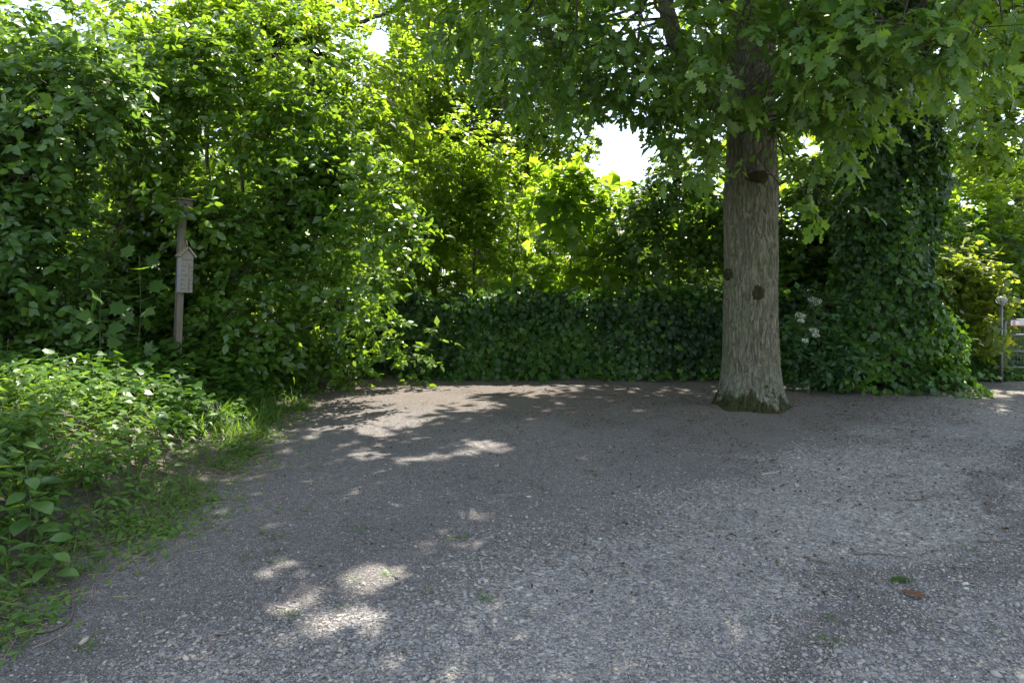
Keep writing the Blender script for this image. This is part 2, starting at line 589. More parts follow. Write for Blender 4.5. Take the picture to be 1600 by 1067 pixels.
def stems(root, base, paths, r, mat, name='stem', n=7):
    for q, ctrl in enumerate(paths):
        pts = curve_pts(ctrl, 6)
        rr = (r[q] if isinstance(r, (list, tuple)) else r)
        rad = np.linspace(rr, rr * .35, len(pts))
        pts = pts + rng.normal(0, rr * .25, pts.shape)
        MB().tube(pts - np.asarray(base), rad, n).build(name, mat, root, True)

def shrub(name, label, cat, base, blobs, nspray, K, length, size, tmpl, matkey, stem_paths=(), stem_r=.02, nsingle=0, group=None,
          droop=.25, flat=.7, jit=.35, inner=.5, twigs=True, clump=.9, single_tmpl=None, stem_mat=None, cam_bias=.6, carve=True, tint_amp=.28, tint_mid=.5):
    base = np.array([base[0], base[1], float(ground_z(np.array([base[0]]), np.array([base[1]]))[0]) - .02])
    root = thing(name, label, cat, base, group)
    o, nrm = shell(blobs, nspray, inner, cam_bias)
    dens = fbm(o * 1.7, 2, 31)
    k = (rng.random(len(o)) < np.clip((dens - .5) * 3 * clump + .75, .1, 1)) & (o[:, 2] > ground_z(o[:, 0], o[:, 1]) + .05)
    o, nrm = o[k], nrm[k]
    d = nrm * .8 + np.array([0, 0, .35]) + rng.normal(0, .45, o.shape)
    L, tw, sid = sprays(o, d, nrm, K, length, size, droop, flat, jit)
    tint = np.clip(tint_mid + (fbm(L[0] * 1.1, 2, 77) - .5) * .6 + rng.normal(0, tint_amp * .6, len(L[0])), 0, 1)
    g = L[0][:, 2] > ground_z(L[0][:, 0], L[0][:, 1]) + .02
    back = np.ones(len(g), bool)
    back[front_leaves(L[0], L[4], 10 ** 9, 7)] = False
    back &= tmpl not in ('ovate_lo', 'ivy_lo')
    f_, b_ = g & ~back, g & back
    grow(root, base, tmpl, matkey, tuple(a[f_] for a in L), tint[f_], nsingle, 'crown', single_tmpl, carve)
    if b_.sum():
        grow(root, base, 'ovate_lo', matkey, tuple(a[b_] if q < 4 else a[b_] * 1.15 for q, a in enumerate(L)), tint[b_], 0, 'inner_crown', None, carve)
    if twigs and len(o):
        tk = (rng.random(len(o)) < .6) & ~open_sky(tw[1]) & ~open_sky(tw[0])
        ta = tw[0][tk] - unit(d[tk]) * length * .5
        obj('twigs', twig_mesh('twigs', ta, tw[1][tk], .0035 + size * .012, M_TWIG, base), root)['kind'] = 'stuff'
    if stem_paths:
        stems(root, base, stem_paths, stem_r, stem_mat or M_STEM)
    return root, base

# ================================================================== the setting: ground
def ground_material():
    m, nt, out = new_mat('gravel_yard')
    N = nt.nodes.new
    L = nt.links.new
    geo = N('ShaderNodeNewGeometry')
    pos = geo.outputs['Position']
    def noise(scale, detail=4, rough=.6, vec=pos):
        n = N('ShaderNodeTexNoise')
        n.inputs['Scale'].default_value = scale
        n.inputs['Detail'].default_value = detail
        n.inputs['Roughness'].default_value = rough
        L(vec, n.inputs['Vector'])
        return n.outputs['Fac']
    def math_(op, a, b=None, c=None):
        n = N('ShaderNodeMath')
        n.operation = op
        for i, q in enumerate((a, b, c)):
            if q is None:
                continue
            if isinstance(q, (int, float)):
                n.inputs[i].default_value = q
            else:
                L(q, n.inputs[i])
        return n.outputs[0]
    def mapr(v, a, b):
        n = N('ShaderNodeMapRange')
        n.interpolation_type = 'SMOOTHSTEP'
        n.inputs['From Min'].default_value = a
        n.inputs['From Max'].default_value = b
        L(v, n.inputs['Value'])
        return n.outputs['Result']
    def mix(f, a, b, mode='MIX'):
        n = N('ShaderNodeMix')
        n.data_type = 'RGBA'
        n.blend_type = mode
        for s, q in ((n.inputs[0], f), (n.inputs[6], a), (n.inputs[7], b)):
            if isinstance(q, tuple):
                s.default_value = (*q, 1)
            elif isinstance(q, (int, float)):
                s.default_value = q
            else:
                L(q, s)
        return n.outputs[2]
    # the gravel track crosses the yard from the near left to the far right
    dot = N('ShaderNodeVectorMath')
    dot.operation = 'DOT_PRODUCT'
    L(pos, dot.inputs[0])
    dot.inputs[1].default_value = (.67, -.74, 0)
    d = math_('ADD', dot.outputs['Value'], 2.12)
    d = math_('ADD', d, math_('MULTIPLY', math_('SUBTRACT', noise(.9, 3), .5), 1.6))
    track = mapr(d, -1.3, .1)
    rut = math_('MULTIPLY', mapr(math_('ABSOLUTE', math_('SUBTRACT', d, .95)), .35, 0.0), .62)
    # pebbles
    v1 = N('ShaderNodeTexVoronoi')
    v1.inputs['Scale'].default_value = 62
    L(pos, v1.inputs['Vector'])
    v2 = N('ShaderNodeTexVoronoi')
    v2.inputs['Scale'].default_value = 130
    L(pos, v2.inputs['Vector'])
    sep = N('ShaderNodeSeparateColor')
    L(v1.outputs['Color'], sep.inputs[0])
    sep2 = N('ShaderNodeSeparateColor')
    L(v2.outputs['Color'], sep2.inputs[0])
    stone = ramp(nt, [(0, (.11, .112, .12)), (.3, (.20, .20, .202)), (.55, (.29, .285, .278)), (.75, (.38, .345, .29)), (.9, (.43, .415, .39)), (1, (.52, .51, .49))])
    L(sep.outputs[0], stone.inputs[0])
    stone2 = ramp(nt, [(0, (.10, .10, .105)), (.4, (.20, .198, .195)), (.75, (.31, .29, .26)), (1, (.44, .42, .39))])
    L(sep2.outputs[1], stone2.inputs[0])
    peb = mix(mapr(noise(9, 2), .4, .62), stone.outputs[0], stone2.outputs[0])
    soil = ramp(nt, [(.28, (.092, .085, .083)), (.5, (.142, .133, .130)), (.72, (.196, .186, .180))])
    L(noise(24, 6, .7), soil.inputs[0])
    fine = ramp(nt, [(0, (.45, .45, .46)), (.45, (.85, .85, .85)), (.8, (1.3, 1.27, 1.22)), (1, (2.3, 2.2, 2.1))])
    v3 = N('ShaderNodeTexVoronoi')
    v3.inputs['Scale'].default_value = 210
    L(pos, v3.inputs['Vector'])
    sep3 = N('ShaderNodeSeparateColor')
    L(v3.outputs['Color'], sep3.inputs[0])
    L(sep3.outputs[0], fine.inputs[0])
    soilc = mix(1.0, soil.outputs[0], fine.outputs[0], 'MULTIPLY')
    cover = math_('ADD', math_('MULTIPLY', track, .68), .12)
    cover = math_('SUBTRACT', cover, rut)
    pick = math_('LESS_THAN', math_('ADD', math_('MULTIPLY', sep.outputs[1], .6), math_('MULTIPLY', noise(3.5, 4, .7), .5)), math_('ADD', cover, .05))
    col = mix(pick, soilc, peb)
    # leaf litter and brown earth towards the hedge and round the oak
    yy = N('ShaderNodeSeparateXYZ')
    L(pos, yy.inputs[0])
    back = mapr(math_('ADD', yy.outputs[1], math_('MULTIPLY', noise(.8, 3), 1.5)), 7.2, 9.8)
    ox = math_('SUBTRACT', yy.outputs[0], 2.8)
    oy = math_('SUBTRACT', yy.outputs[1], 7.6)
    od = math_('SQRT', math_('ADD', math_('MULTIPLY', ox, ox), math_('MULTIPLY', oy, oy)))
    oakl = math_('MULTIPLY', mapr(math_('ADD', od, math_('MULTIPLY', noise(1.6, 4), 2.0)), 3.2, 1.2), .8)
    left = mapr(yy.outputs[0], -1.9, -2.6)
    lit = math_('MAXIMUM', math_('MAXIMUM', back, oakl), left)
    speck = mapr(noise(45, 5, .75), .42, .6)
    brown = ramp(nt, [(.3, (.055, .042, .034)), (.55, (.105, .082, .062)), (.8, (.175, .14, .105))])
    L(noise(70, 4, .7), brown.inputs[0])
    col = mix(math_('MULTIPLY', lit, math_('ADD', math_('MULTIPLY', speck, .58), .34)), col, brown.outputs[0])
    big = ramp(nt, [(.3, (.82, .82, .84)), (.7, (1.15, 1.14, 1.12))])
    L(noise(.55, 4, .6), big.inputs[0])
    col = mix(1.0, col, big.outputs[0], 'MULTIPLY')
    col = mix(1.0, col, (1.0, 1.0, 1.0), 'MULTIPLY')
    pb = N('ShaderNodeBsdfPrincipled')
    pb.inputs['Roughness'].default_value = .85
    pb.inputs['Specular IOR Level'].default_value = .3
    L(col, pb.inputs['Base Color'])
    h1 = math_('MULTIPLY', math_('SUBTRACT', .6, v1.outputs['Distance']), math_('ADD', math_('MULTIPLY', pick, .8), .2))
    h = math_('ADD', math_('ADD', math_('MULTIPLY', h1, .010), math_('MULTIPLY', noise(70, 6, .75), .016)), math_('MULTIPLY', v2.outputs['Distance'], -.004))
    b = N('ShaderNodeBump')
    b.inputs['Strength'].default_value = .9
    b.inputs['Distance'].default_value = 1.0
    L(h, b.inputs['Height'])
    L(b.outputs[0], pb.inputs['Normal'])
    L(pb.outputs[0], out.inputs['Surface'])
    return m

gx = np.concatenate([[-600, -250, -100, -45, -25, -15], np.arange(-9.5, 10.6, .075), [13, 17, 25, 45, 100, 250, 600]])
gy = np.concatenate([[-300, -60, -15, -5, -1], np.arange(1, 12.6, .075), [14, 16, 19, 24, 32, 45, 80, 160, 350, 800]])
GX, GY = np.meshgrid(gx, gy)
GZ = ground_z(GX, GY)
nx, ny = len(gx), len(gy)
ii, jj = np.meshgrid(np.arange(nx - 1), np.arange(ny - 1))
a = (jj * nx + ii).ravel()
quads = np.column_stack([a, a + 1, a + nx + 1, a + nx]).ravel()
M_GROUND = ground_material()
ground = obj('ground', mesh_from('ground', np.column_stack([GX.ravel(), GY.ravel(), GZ.ravel()]), quads, np.arange(len(a)) * 4, M_GROUND))
tag(ground, 'grey gravel and earth yard with a bank at its left edge', None, None, 'structure')

# gravel lying on the yard
def track_d(x, y):
    return .67 * x - .74 * y + 2.12
def gravel(small, name, label):
    t = (1 + 5 ** .5) / 2
    iv = unit(np.array([(-1, t, 0), (1, t, 0), (-1, -t, 0), (1, -t, 0), (0, -1, t), (0, 1, t), (0, -1, -t), (0, 1, -t), (t, 0, -1), (t, 0, 1), (-t, 0, -1), (-t, 0, 1)], float))
    fi = np.array([(0, 11, 5), (0, 5, 1), (0, 1, 7), (0, 7, 10), (0, 10, 11), (1, 5, 9), (5, 11, 4), (11, 10, 2), (10, 7, 6), (7, 1, 8), (3, 9, 4), (3, 4, 2), (3, 2, 6), (3, 6, 8), (3, 8, 9), (4, 9, 5), (2, 4, 11), (6, 2, 10), (8, 6, 7), (9, 8, 1)])
    X, Y, S = [], [], []
    def add(n, y0, y1, s0, s1, track_only):
        n = int(n)
        y = y0 * (y1 / y0) ** rng.random(n)
        x = rng.uniform(-.80, .80, n) * y
        d = track_d(x, y) + (fbm(np.column_stack([x, y, 0 * x]) * .9, 2, 4) - .5) * 1.6
        p = sstep(-1.4, .1, d) * (1 - track_only * 0) * .9 + track_only
        p *= .35 + 1.1 * fbm(np.column_stack([x, y, 0 * x]) * 2.2, 3, 8)
        p *= 1 - .35 * np.exp(-((d - .75) / .18) ** 2) - .3 * np.exp(-((d - 2.2) / .2) ** 2)
        k = (rng.random(n) < p) & (x > -2.1 - .3 * sstep(5, 7.5, y))
        X.append(x[k]); Y.append(y[k]); S.append((s0 * (s1 / s0) ** (rng.random(n) ** 1.6))[k])
    tint_at = lambda n: np.clip(rng.beta(1.6, 1.8, n), 0, 1)
    if small:
        add(90000, 2.2, 6.0, .0032, .0075, .17)
        add(16000, 4.5, 9.8, .005, .008, .2)
    else:
        add(9000, 2.2, 6.5, .0065, .0125, .06)
        add(500, 2.2, 6.0, .011, .017, .05)
    x, y, s = map(np.concatenate, (X, Y, S))
    if small:
        iv = np.array([(1, 0, 0), (0, 1, 0), (-1, 0, 0), (0, -1, 0), (0, 0, 1), (0, 0, -1)], float)
        fi = np.array([(0, 1, 4), (1, 2, 4), (2, 3, 4), (3, 0, 4), (1, 0, 5), (2, 1, 5), (3, 2, 5), (0, 3, 5)])
    nv, nf = len(iv), len(fi)
    n = len(x)
    v = iv[None] * (1 + rng.uniform(-.28, .28, (n, nv, 1)))
    v = v * np.stack([rng.uniform(.9, 1.5, n), rng.uniform(.7, 1.1, n), rng.uniform(.4, .75, n)], -1)[:, None]
    an = rng.uniform(0, 6.28, n)
    ti = rng.normal(0, .25, n)
    z = v[..., 2] + v[..., 0] * ti[:, None]
    xx = v[..., 0] * np.cos(an)[:, None] - v[..., 1] * np.sin(an)[:, None]
    yy = v[..., 0] * np.sin(an)[:, None] + v[..., 1] * np.cos(an)[:, None]
    v = np.stack([xx, yy, z], -1) * s[:, None, None]
    v += np.stack([x, y, ground_z(x, y) + s * .22], -1)[:, None]
    loops = (fi.ravel()[None] + (np.arange(n) * nv)[:, None]).ravel()
    TOTAL[0] += n * nf
    m, nt, out = new_mat('gravel_stone')
    at = nt.nodes.new('ShaderNodeAttribute')
    at.attribute_name = 'tint'
    r = ramp(nt, [(0, (.082, .080, .080)), (.22, (.145, .140, .136)), (.5, (.245, .236, .225)), (.70, (.31, .292, .262)), (.84, (.36, .295, .205)), (.95, (.40, .38, .34)), (1, (.50, .48, .45))])
    nt.links.new(at.outputs['Fac'], r.inputs[0])
    pb = nt.nodes.new('ShaderNodeBsdfPrincipled')
    pb.inputs['Roughness'].default_value = .75
    pb.inputs['Specular IOR Level'].default_value = .35
    nt.links.new(r.outputs[0], pb.inputs['Base Color'])
    nt.links.new(pb.outputs[0], out.inputs['Surface'])
    me = mesh_from(name, v.reshape(-1, 3), loops, np.arange(n * nf) * 3, m, True, np.repeat(tint_at(n), nf))
    tag(obj(name, me), label, 'gravel', None, 'stuff')
gravel(True, 'fine_gravel', 'fine grey and tan grit spread over the yard')
gravel(False, 'gravel', 'loose rounded gravel stones lying on the finer grit of the track')

# ================================================================== the oak
OAK = np.array([2.79, 8.0, 0.0])
def bark_material():
    m, nt, out = new_mat('oak_bark')
    N, L = nt.nodes.new, nt.links.new
    tc = N('ShaderNodeTexCoord')
    def noise(scale, stretch=(1, 1, 1), detail=5, rough=.65):
        mp = N('ShaderNodeMapping')
        mp.inputs['Scale'].default_value = stretch
        L(tc.outputs['Object'], mp.inputs[0])
        n = N('ShaderNodeTexNoise')
        n.inputs['Scale'].default_value = scale
        n.inputs['Detail'].default_value = detail
        n.inputs['Roughness'].default_value = rough
        L(mp.outputs[0], n.inputs['Vector'])
        return n.outputs['Fac']
    def mix(f, a, b):
        n = N('ShaderNodeMix')
        n.data_type = 'RGBA'
        for s, q in ((n.inputs[0], f), (n.inputs[6], a), (n.inputs[7], b)):
            if isinstance(q, tuple):
                s.default_value = (*q, 1)
            elif isinstance(q, (int, float)):
                s.default_value = q
            else:
                L(q, s)
        return n.outputs[2]
    def mr(v, a, b, c=0, d=1):
        n = N('ShaderNodeMapRange')
        n.interpolation_type = 'SMOOTHSTEP'
        for i, q in enumerate((a, b, c, d)):
            n.inputs[i + 1].default_value = q
        L(v, n.inputs[0])
        return n.outputs[0]
    def mul(a, b, op='MULTIPLY'):
        n = N('ShaderNodeMath')
        n.operation = op
        for i, q in enumerate((a, b)):
            if isinstance(q, (int, float)):
                n.inputs[i].default_value = q
            else:
                L(q, n.inputs[i])
        return n.outputs[0]
    base = ramp(nt, [(.3, (.088, .080, .052)), (.5, (.145, .137, .092)), (.72, (.208, .200, .142))])
    L(noise(26, (1, 1, .22), 7), base.inputs[0])
    col = base.outputs[0]
    col = mix(mr(noise(3.2, (1, 1, .6)), .42, .68, 0, .6), col, (.105, .125, .055))       # green algae film
    sp = N('ShaderNodeTexVoronoi')
    sp.inputs['Scale'].default_value = 55
    L(tc.outputs['Object'], sp.inputs['Vector'])
    sc = N('ShaderNodeSeparateColor')
    L(sp.outputs['Color'], sc.inputs[0])
    sz = N('ShaderNodeSeparateXYZ')
    L(tc.outputs['Object'], sz.inputs[0])
    low = mr(sz.outputs[2], 1.9, .25)
    spot = mul(mul(mr(sp.outputs['Distance'], .42, .18), mul(sc.outputs[0], mul(.93, mul(low, .22), 'SUBTRACT'), 'GREATER_THAN')), .8)
    lichen = mix(mul(sc.outputs[1], .8, 'GREATER_THAN'), (.27, .30, .27), (.30, .26, .05))
    col = mix(spot, col, lichen)
    grey = mul(mr(mul(sz.outputs[2], mul(noise(5), .5), 'ADD'), .85, .50), .28)
    col = mix(mul(grey, mr(noise(40), .35, .65)), col, (.33, .36, .33))
    mossz = mul(sz.outputs[2], mul(mul(noise(7, (1, 1, .3), 6), .5, 'SUBTRACT'), .95), 'ADD')
    mossc = ramp(nt, [(.3, (.012, .015, .005)), (.55, (.030, .034, .007)), (.8, (.075, .070, .012))])
    L(noise(60), mossc.inputs[0])
    col = mix(mul(mr(mossz, .26, .14), .92), col, mossc.outputs[0])
    pb = N('ShaderNodeBsdfPrincipled')
    pb.inputs['Roughness'].default_value = .9
    pb.inputs['Specular IOR Level'].default_value = .2
    L(col, pb.inputs['Base Color'])
    b = N('ShaderNodeBump')
    b.inputs['Strength'].default_value = 1.0
    b.inputs['Distance'].default_value = .02
    gr = mr(mul(mul(noise(34, (1, 1, .2), 3, .6), .5, 'SUBTRACT'), 0.0, 'ADD'), -.05, .05)
    fis = mr(mul(mul(gr, .5, 'SUBTRACT'), mul(gr, .5, 'SUBTRACT')), 0, .16)
    L(mul(mul(fis, .7), mul(noise(90, (1, 1, .4), 6, .7), .5), 'ADD'), b.inputs['Height'])
    L(b.outputs[0], pb.inputs['Normal'])
    L(pb.outputs[0], out.inputs['Surface'])
    return m
M_BARK = bark_material()

def bark_tube(name, ctrl, prof, nseg, dz, amp, mat, parent, base, flare=None, scale=26):
    """trunk or limb with furrowed bark; prof: (height along, radius)"""
    c = curve_pts(ctrl, 24)
    s = np.concatenate([[0], np.cumsum(np.linalg.norm(np.diff(c, axis=0), axis=1))])
    k = max(8, int(s[-1] / dz))
    ss = np.linspace(0, s[-1], k)
    pts = np.stack([np.interp(ss, s, c[:, i]) for i in range(3)], -1)
    d = unit(np.gradient(pts, axis=0))
    ref = np.array([0, 1.0, 0]) if abs(d[0, 1]) < .8 else np.array([1.0, 0, 0])
    x = unit(np.cross(ref, d))
    y = np.cross(d, x)
    pr = np.array(prof, float)
    rad = np.interp(ss, pr[:, 0], pr[:, 1])
    an = np.linspace(0, 2 * np.pi, nseg, endpoint=False)
    ca, sa = np.cos(an), np.sin(an)
    rr = rad[:, None] * np.ones((1, nseg))
    q = np.stack([ca[None] * rr, sa[None] * rr, np.broadcast_to(ss[:, None], rr.shape)], -1).reshape(-1, 3)
    w = (fbm(q * np.array([3, 3, 4.5]), 2, 12) - .5) * .06
    qq = (q + np.column_stack([w, -w, 0 * w])) * np.array([scale, scale, 6.5])
    n1 = vnoise(qq, 40) * .75 + vnoise(qq * np.array([1.9, 1.9, 2.4]) + 5, 43) * .25
    n2 = vnoise(qq * np.array([2.6, 2.6, 7]) + 9, 41)
    ridge = 1 - 1.25 * (1 - sstep(.0, .11, np.abs(n1 - .5))) + (n2 - .5) * .35
    lump = (fbm(q * np.array([2.2, 2.2, 1.3]), 2, 44) - .5)
    dr = (amp * (ridge - .5) + lump * rad.max() * .12).reshape(rr.shape)
    if flare is not None:
        f = np.exp(-ss / .15)[:, None] * flare(an)[None]
        rr = rr + f
    rr = rr + dr
    v = pts[:, None] + rr[..., None] * (ca[None, :, None] * x[:, None] + sa[None, :, None] * y[:, None])
    v = v.reshape(-1, 3) - base
    i, j = np.meshgrid(np.arange(nseg), np.arange(k - 1))
    a0, b0 = (j * nseg + i).ravel(), (j * nseg + (i + 1) % nseg).ravel()
    quads = np.column_stack([a0, b0, b0 + nseg, a0 + nseg]).ravel()
    TOTAL[0] += len(a0) * 2
    return obj(name, mesh_from(name, v, quads, np.arange(len(a0)) * 4, mat), parent)

def build_oak():
    root = thing('oak_tree', 'large oak with a thick grey mossy trunk standing alone in the gravel yard', 'tree', OAK)
    trunk = bark_tube('trunk', [OAK + (0, 0, -.08), OAK + (0, 0, .6), OAK + (.005, 0, 1.6), OAK + (.02, .02, 2.8), OAK + (.05, .05, 4.5)],
                      [(0, .42), (.12, .395), (.3, .352), (.6, .320), (1.0, .308), (1.5, .300), (2.5, .298), (2.8, .295), (3.1, .276), (3.6, .262), (4.6, .245)],
                      280, .025, .018, M_BARK, root, OAK, scale=31, flare=lambda an: .09 + .06 * np.sin(an * 5 + 1.0) + .045 * np.sin(an * 3 + 2.2))
    bark_tube('upper_trunk', [OAK + (.045, .045, 4.35), OAK + (.1, .0, 6.0), OAK + (.0, -.2, 8.8)], [(0, .24), (1.7, .2), (4.5, .08)], 60, .08, .012, M_BARK, root, OAK)
    limbs = [([P(1165, 185, 8), P(1110, 150, 7.9), P(1066, 90, 7.8), P(1042, 15, 7.8), P(1030, -90, 7.7), P(980, -260, 7.2)], .125),
             ([P(1185, 165, 8), P(1232, 118, 7.7), P(1250, 40, 7.6), P(1275, -60, 7.4)], .05),
             ([P(1180, 60, 8), P(1280, 10, 7.2), P(1420, -40, 6.4), P(1560, -90, 5.4)], .09),
             ([P(1172, 20, 8), P(1100, -20, 6.8), P(980, -50, 6.2), P(840, -60, 6.0)], .08),
             ([P(1175, 0, 8), P(1180, -60, 6.8), P(1200, -140, 5.2), P(1240, -400, 3.6)], .09),
             ([P(1178, -60, 8.1), P(1300, -120, 9.0), P(1400, -180, 10.0)], .08),
             ([P(1172, -60, 8.1), P(1040, -120, 9.0), P(960, -200, 10.0)], .08)]
    for ctrl, r in limbs:
        s = sum(np.linalg.norm(np.array(b) - np.array(a)) for a, b in zip(ctrl[:-1], ctrl[1:]))
        bark_tube('limb', ctrl, [(0, r), (s * 1.1, r * .35)], max(14, int(r * 500)), .04, r * .08, M_BARK, root, OAK, scale=40)
    # crown clumps that hang into view: (px, py, depth, radius)
    vis = [(700, 10, 7.6, .5), (740, 30, 7.3, .55), (800, 40, 7.2, .65), (880, 60, 7.0, .7), (960, 60, 7.0, .7), (1010, 110, 7.2, .6), (1060, 130, 6.8, .55), (960, 140, 7.6, .5),
           (890, 130, 8.0, .55), (830, 110, 8.5, .5), (1090, 175, 6.8, .5), (1110, 225, 7.0, .36), (1085, 205, 7.4, .35), (1120, 60, 6.2, .6), (1170, 30, 5.8, .5), (1125, 135, 6.0, .28),
           (1250, 100, 6.4, .55), (1240, 175, 6.8, .45), (1285, 195, 6.7, .38), (1300, 60, 6.0, .65), (1335, 140, 6.4, .45), (1320, 195, 6.5, .26), (1370, 60, 6.0, .6),
           (1430, 30, 5.6, .55), (1480, 30, 5.3, .42), (1520, 40, 5.2, .38), (1565, 20, 5.2, .4), (1390, 110, 6.4, .33), (1225, 250, 6.9, .22), (1255, 300, 7.0, .20), (1300, 320, 7.2, .20), (1215, 285, 7.3, .14),
           (1540, 100, 8.5, .5), (1590, 140, 8.5, .5), (1560, 190, 8.8, .4), (1490, 90, 8.3, .5), (1105, 265, 7.4, .2), (1160, 180, 7.0, .3), (1200, 205, 7.2, .25), (1300, 120, 7.4, .5),
           (760, 90, 9.5, .5), (800, 150, 9.8, .45), (900, 30, 6.2, .5), (1000, 20, 6.2, .6), (1070, 30, 6.0, .5), (830, -10, 6.4, .6), (1240, 30, 5.6, .5), (1350, 0, 5.4, .5)]
    blobs = [(*P(a, b, c), r) for a, b, c, r in vis]
    o, nrm = shell(blobs, 1350, .25, .5)
    d = nrm * .9 + np.array([0, 0, .0]) + rng.normal(0, .5, o.shape)
    L, tw, sid = sprays(o, d, nrm, 8, .34, .135, droop=.35, flat=.55, jit=.42, side=.7)
    px, py = to_px(L[0])
    k = ~((px > 1128) & (px < 1216) & (py > 205) & (rng.random(len(px)) < .93))          # the bole below the crown stays clear
    clear = ((px > 1138) & (px < 1216) & (py > 58) & (py < 152)) | ((px > 1022) & (px < 1066) & (py < 92))
    k &= ~(clear & (L[0][:, 1] < 7.9) & (rng.random(len(px)) < .93))
    k &= ~((((px - 972) / 46) ** 2 + ((py - 245) / 52) ** 2) < 1)
    k &= ~((((px - 1262) / 30) ** 2 + ((py - 228) / 26) ** 2) < 1)
    tint = np.clip(.52 + (fbm(L[0] * 1.5, 2, 70) - .5) * 1.1 + rng.normal(0, .16, len(px)), 0, 1)
    hid = np.ones(len(k), bool)
    hid[front_leaves(L[0], L[4], 10 ** 9, 5)] = False
    grow(root, OAK, 'ovate_lo', 'oak', tuple(q[k & hid] for q in L), tint[k & hid], 0, 'inner_crown')
    k &= ~hid
    crown = grow(root, OAK, 'oak_mid', 'oak', tuple(q[k] for q in L), tint[k], 300, 'crown', 'oak')
    tk = rng.random(len(o)) < .55
    obj('twigs', twig_mesh('twigs', tw[0][tk] - unit(d[tk]) * .15, tw[1][tk], .005, M_TWIG, OAK), root)['kind'] = 'stuff'
    # boughs reaching from the limbs to the clumps
    starts = np.concatenate([curve_pts(c, 6) for c, r in limbs] + [np.column_stack([np.full(12, 2.82), np.full(12, 8.02), np.linspace(3.3, 6, 12)])])
    for b in blobs:
        c = np.array(b[:3])
        q = starts[np.argmin(np.linalg.norm(starts - c, axis=1) + .5 * np.maximum(0, starts[:, 2] - c[2] - .4))]
        if np.linalg.norm(q - c) > 3.2:
            continue
        mid = (q + c) / 2 + np.array([0, 0, .12]) + rng.normal(0, .1, 3)
        pts = curve_pts([q, mid, c, c + unit(c - mid) * b[3] * .7], 5)
        MB().tube(pts - OAK, np.linspace(.006 + .026 * b[3], .004, len(pts)), 6).build('bough', M_TWIG, root, True)
    # the crown above the picture, which shades the yard
    n = 6400
    e = unit(rng.normal(0, 1, (n, 3))) * (rng.random(n) ** .33)[:, None]
    c = np.array([2.2, 6.2, 8.3]) + e * np.array([7.6, 7.4, 4.0])
    cpx, cpy = to_px(c)
    inview = (c[:, 1] > .3) & (cpy > -90) & (cpx > -150) & (cpx < 1750)
    c = c[(~inview) & (c[:, 2] > 3.6) & ~((c[:, 0] - .2 * c[:, 2] < -2.7) & (c[:, 1] - .54 * c[:, 2] > 4.4)) & (c[:, 1] - .54 * c[:, 2] > .9)]
    d = unit(rng.normal(0, 1, c.shape) + np.array([0, 0, .2]))
    L, tw, sid = sprays(c, d, d, 8, .6, .27, droop=.25, flat=.8, jit=.35)
    px, py = to_px(L[0])
    k = (py < -25) | (L[0][:, 1] < .2) | (px < -60) | (px > 1660)
    up = grow(root, OAK, 'ovate_lo', 'oak', tuple(q[k] for q in L), rng.random(k.sum()), 0, 'upper_crown')
    # unseen extra sprays, added above the frame to shade the back of the yard
    e = unit(rng.normal(0, 1, (1300, 3))) * (rng.random(1300) ** .33)[:, None]
    c = np.array([4.6, 12.2, 8.0]) + e * np.array([4.2, 2.6, 1.9])
    cpx, cpy = to_px(c)
    c = c[cpy < -50]
    d = unit(rng.normal(0, 1, c.shape) + np.array([0, 0, .2]))
    L, tw, sid = sprays(c, d, d, 8, .6, .27, droop=.25, flat=.8, jit=.35)
    grow(root, OAK, 'ovate_lo', 'oak', L, rng.random(len(L[0])), 0, 'shading_crown')
    # old branch scars and moss
    m_scar = plain_mat('branch_scar', (.014, .012, .007), .95, noise=(.045, .042, .014), scale=60, bump=.8, spec=.1)
    for px_, py_, w, h in ((1184, 458, .075, .105), (1144, 428, .06, .07), (1186, 276, .13, .07)):
        pc = P(px_, py_, 7.7)
        dx = pc[0] - OAK[0]
        rr = .305
        yy = -math.sqrt(max(rr * rr - dx * dx, .01))
        n0 = unit(np.array([dx, yy, 0]))
        tx = np.array([-n0[1], n0[0], 0])
        mb = MB()
        ring = [(0, 0)]
        K = 22
        pts = [np.array([dx, yy, pc[2]]) + n0 * .024]
        for lv, (fr, ht) in enumerate(((.35, .018), (.7, .024), (1.0, -.010))):
            for i in range(K):
                a_ = i / K * 2 * np.pi
                f_ = fr * (1 + .08 * math.sin(a_ * 3 + px_) + rng.uniform(-.09, .09))
                pts.append(np.array([dx, yy, pc[2]]) + tx * math.cos(a_) * w * f_ + np.array([0, 0, 1]) * math.sin(a_) * h * f_ + n0 * (ht + rng.uniform(-.008, .008) - (w * f_ * math.cos(a_)) ** 2 * 1.6))
        fs = [(0, 1 + i, 1 + (i + 1) % K) for i in range(K)]
        for lv in range(2):
            fs += [(1 + lv * K + i, 1 + (lv + 1) * K + i, 1 + (lv + 1) * K + (i + 1) % K, 1 + lv * K + (i + 1) % K) for i in range(K)]
        mb.poly(pts, fs)
        tag(mb.build('branch_scar', m_scar, trunk, True), 'dark mossy scar where a branch was cut')
    # moss cushions round the foot of the trunk
    n = 900
    an = rng.uniform(0, 2 * np.pi, n)
    zz = np.abs(rng.normal(0, .10, n)) * (.35 + 1.3 * fbm(np.column_stack([np.cos(an) * 2.2, np.sin(an) * 2.2, 0 * an]), 2, 14))
    rr = .352 + (.09 + .06 * np.sin(an * 5 + 1.0) + .045 * np.sin(an * 3 + 2.2)) * np.exp(-(zz + .08) / .15) + .05 * np.exp(-zz / .14)
    # the bark tube's angles start from +X of its own frame; both frames agree here
    p = np.column_stack([np.cos(an) * rr, np.sin(an) * rr, zz])
    nn = np.column_stack([np.cos(an), np.sin(an), np.full(n, .5)])
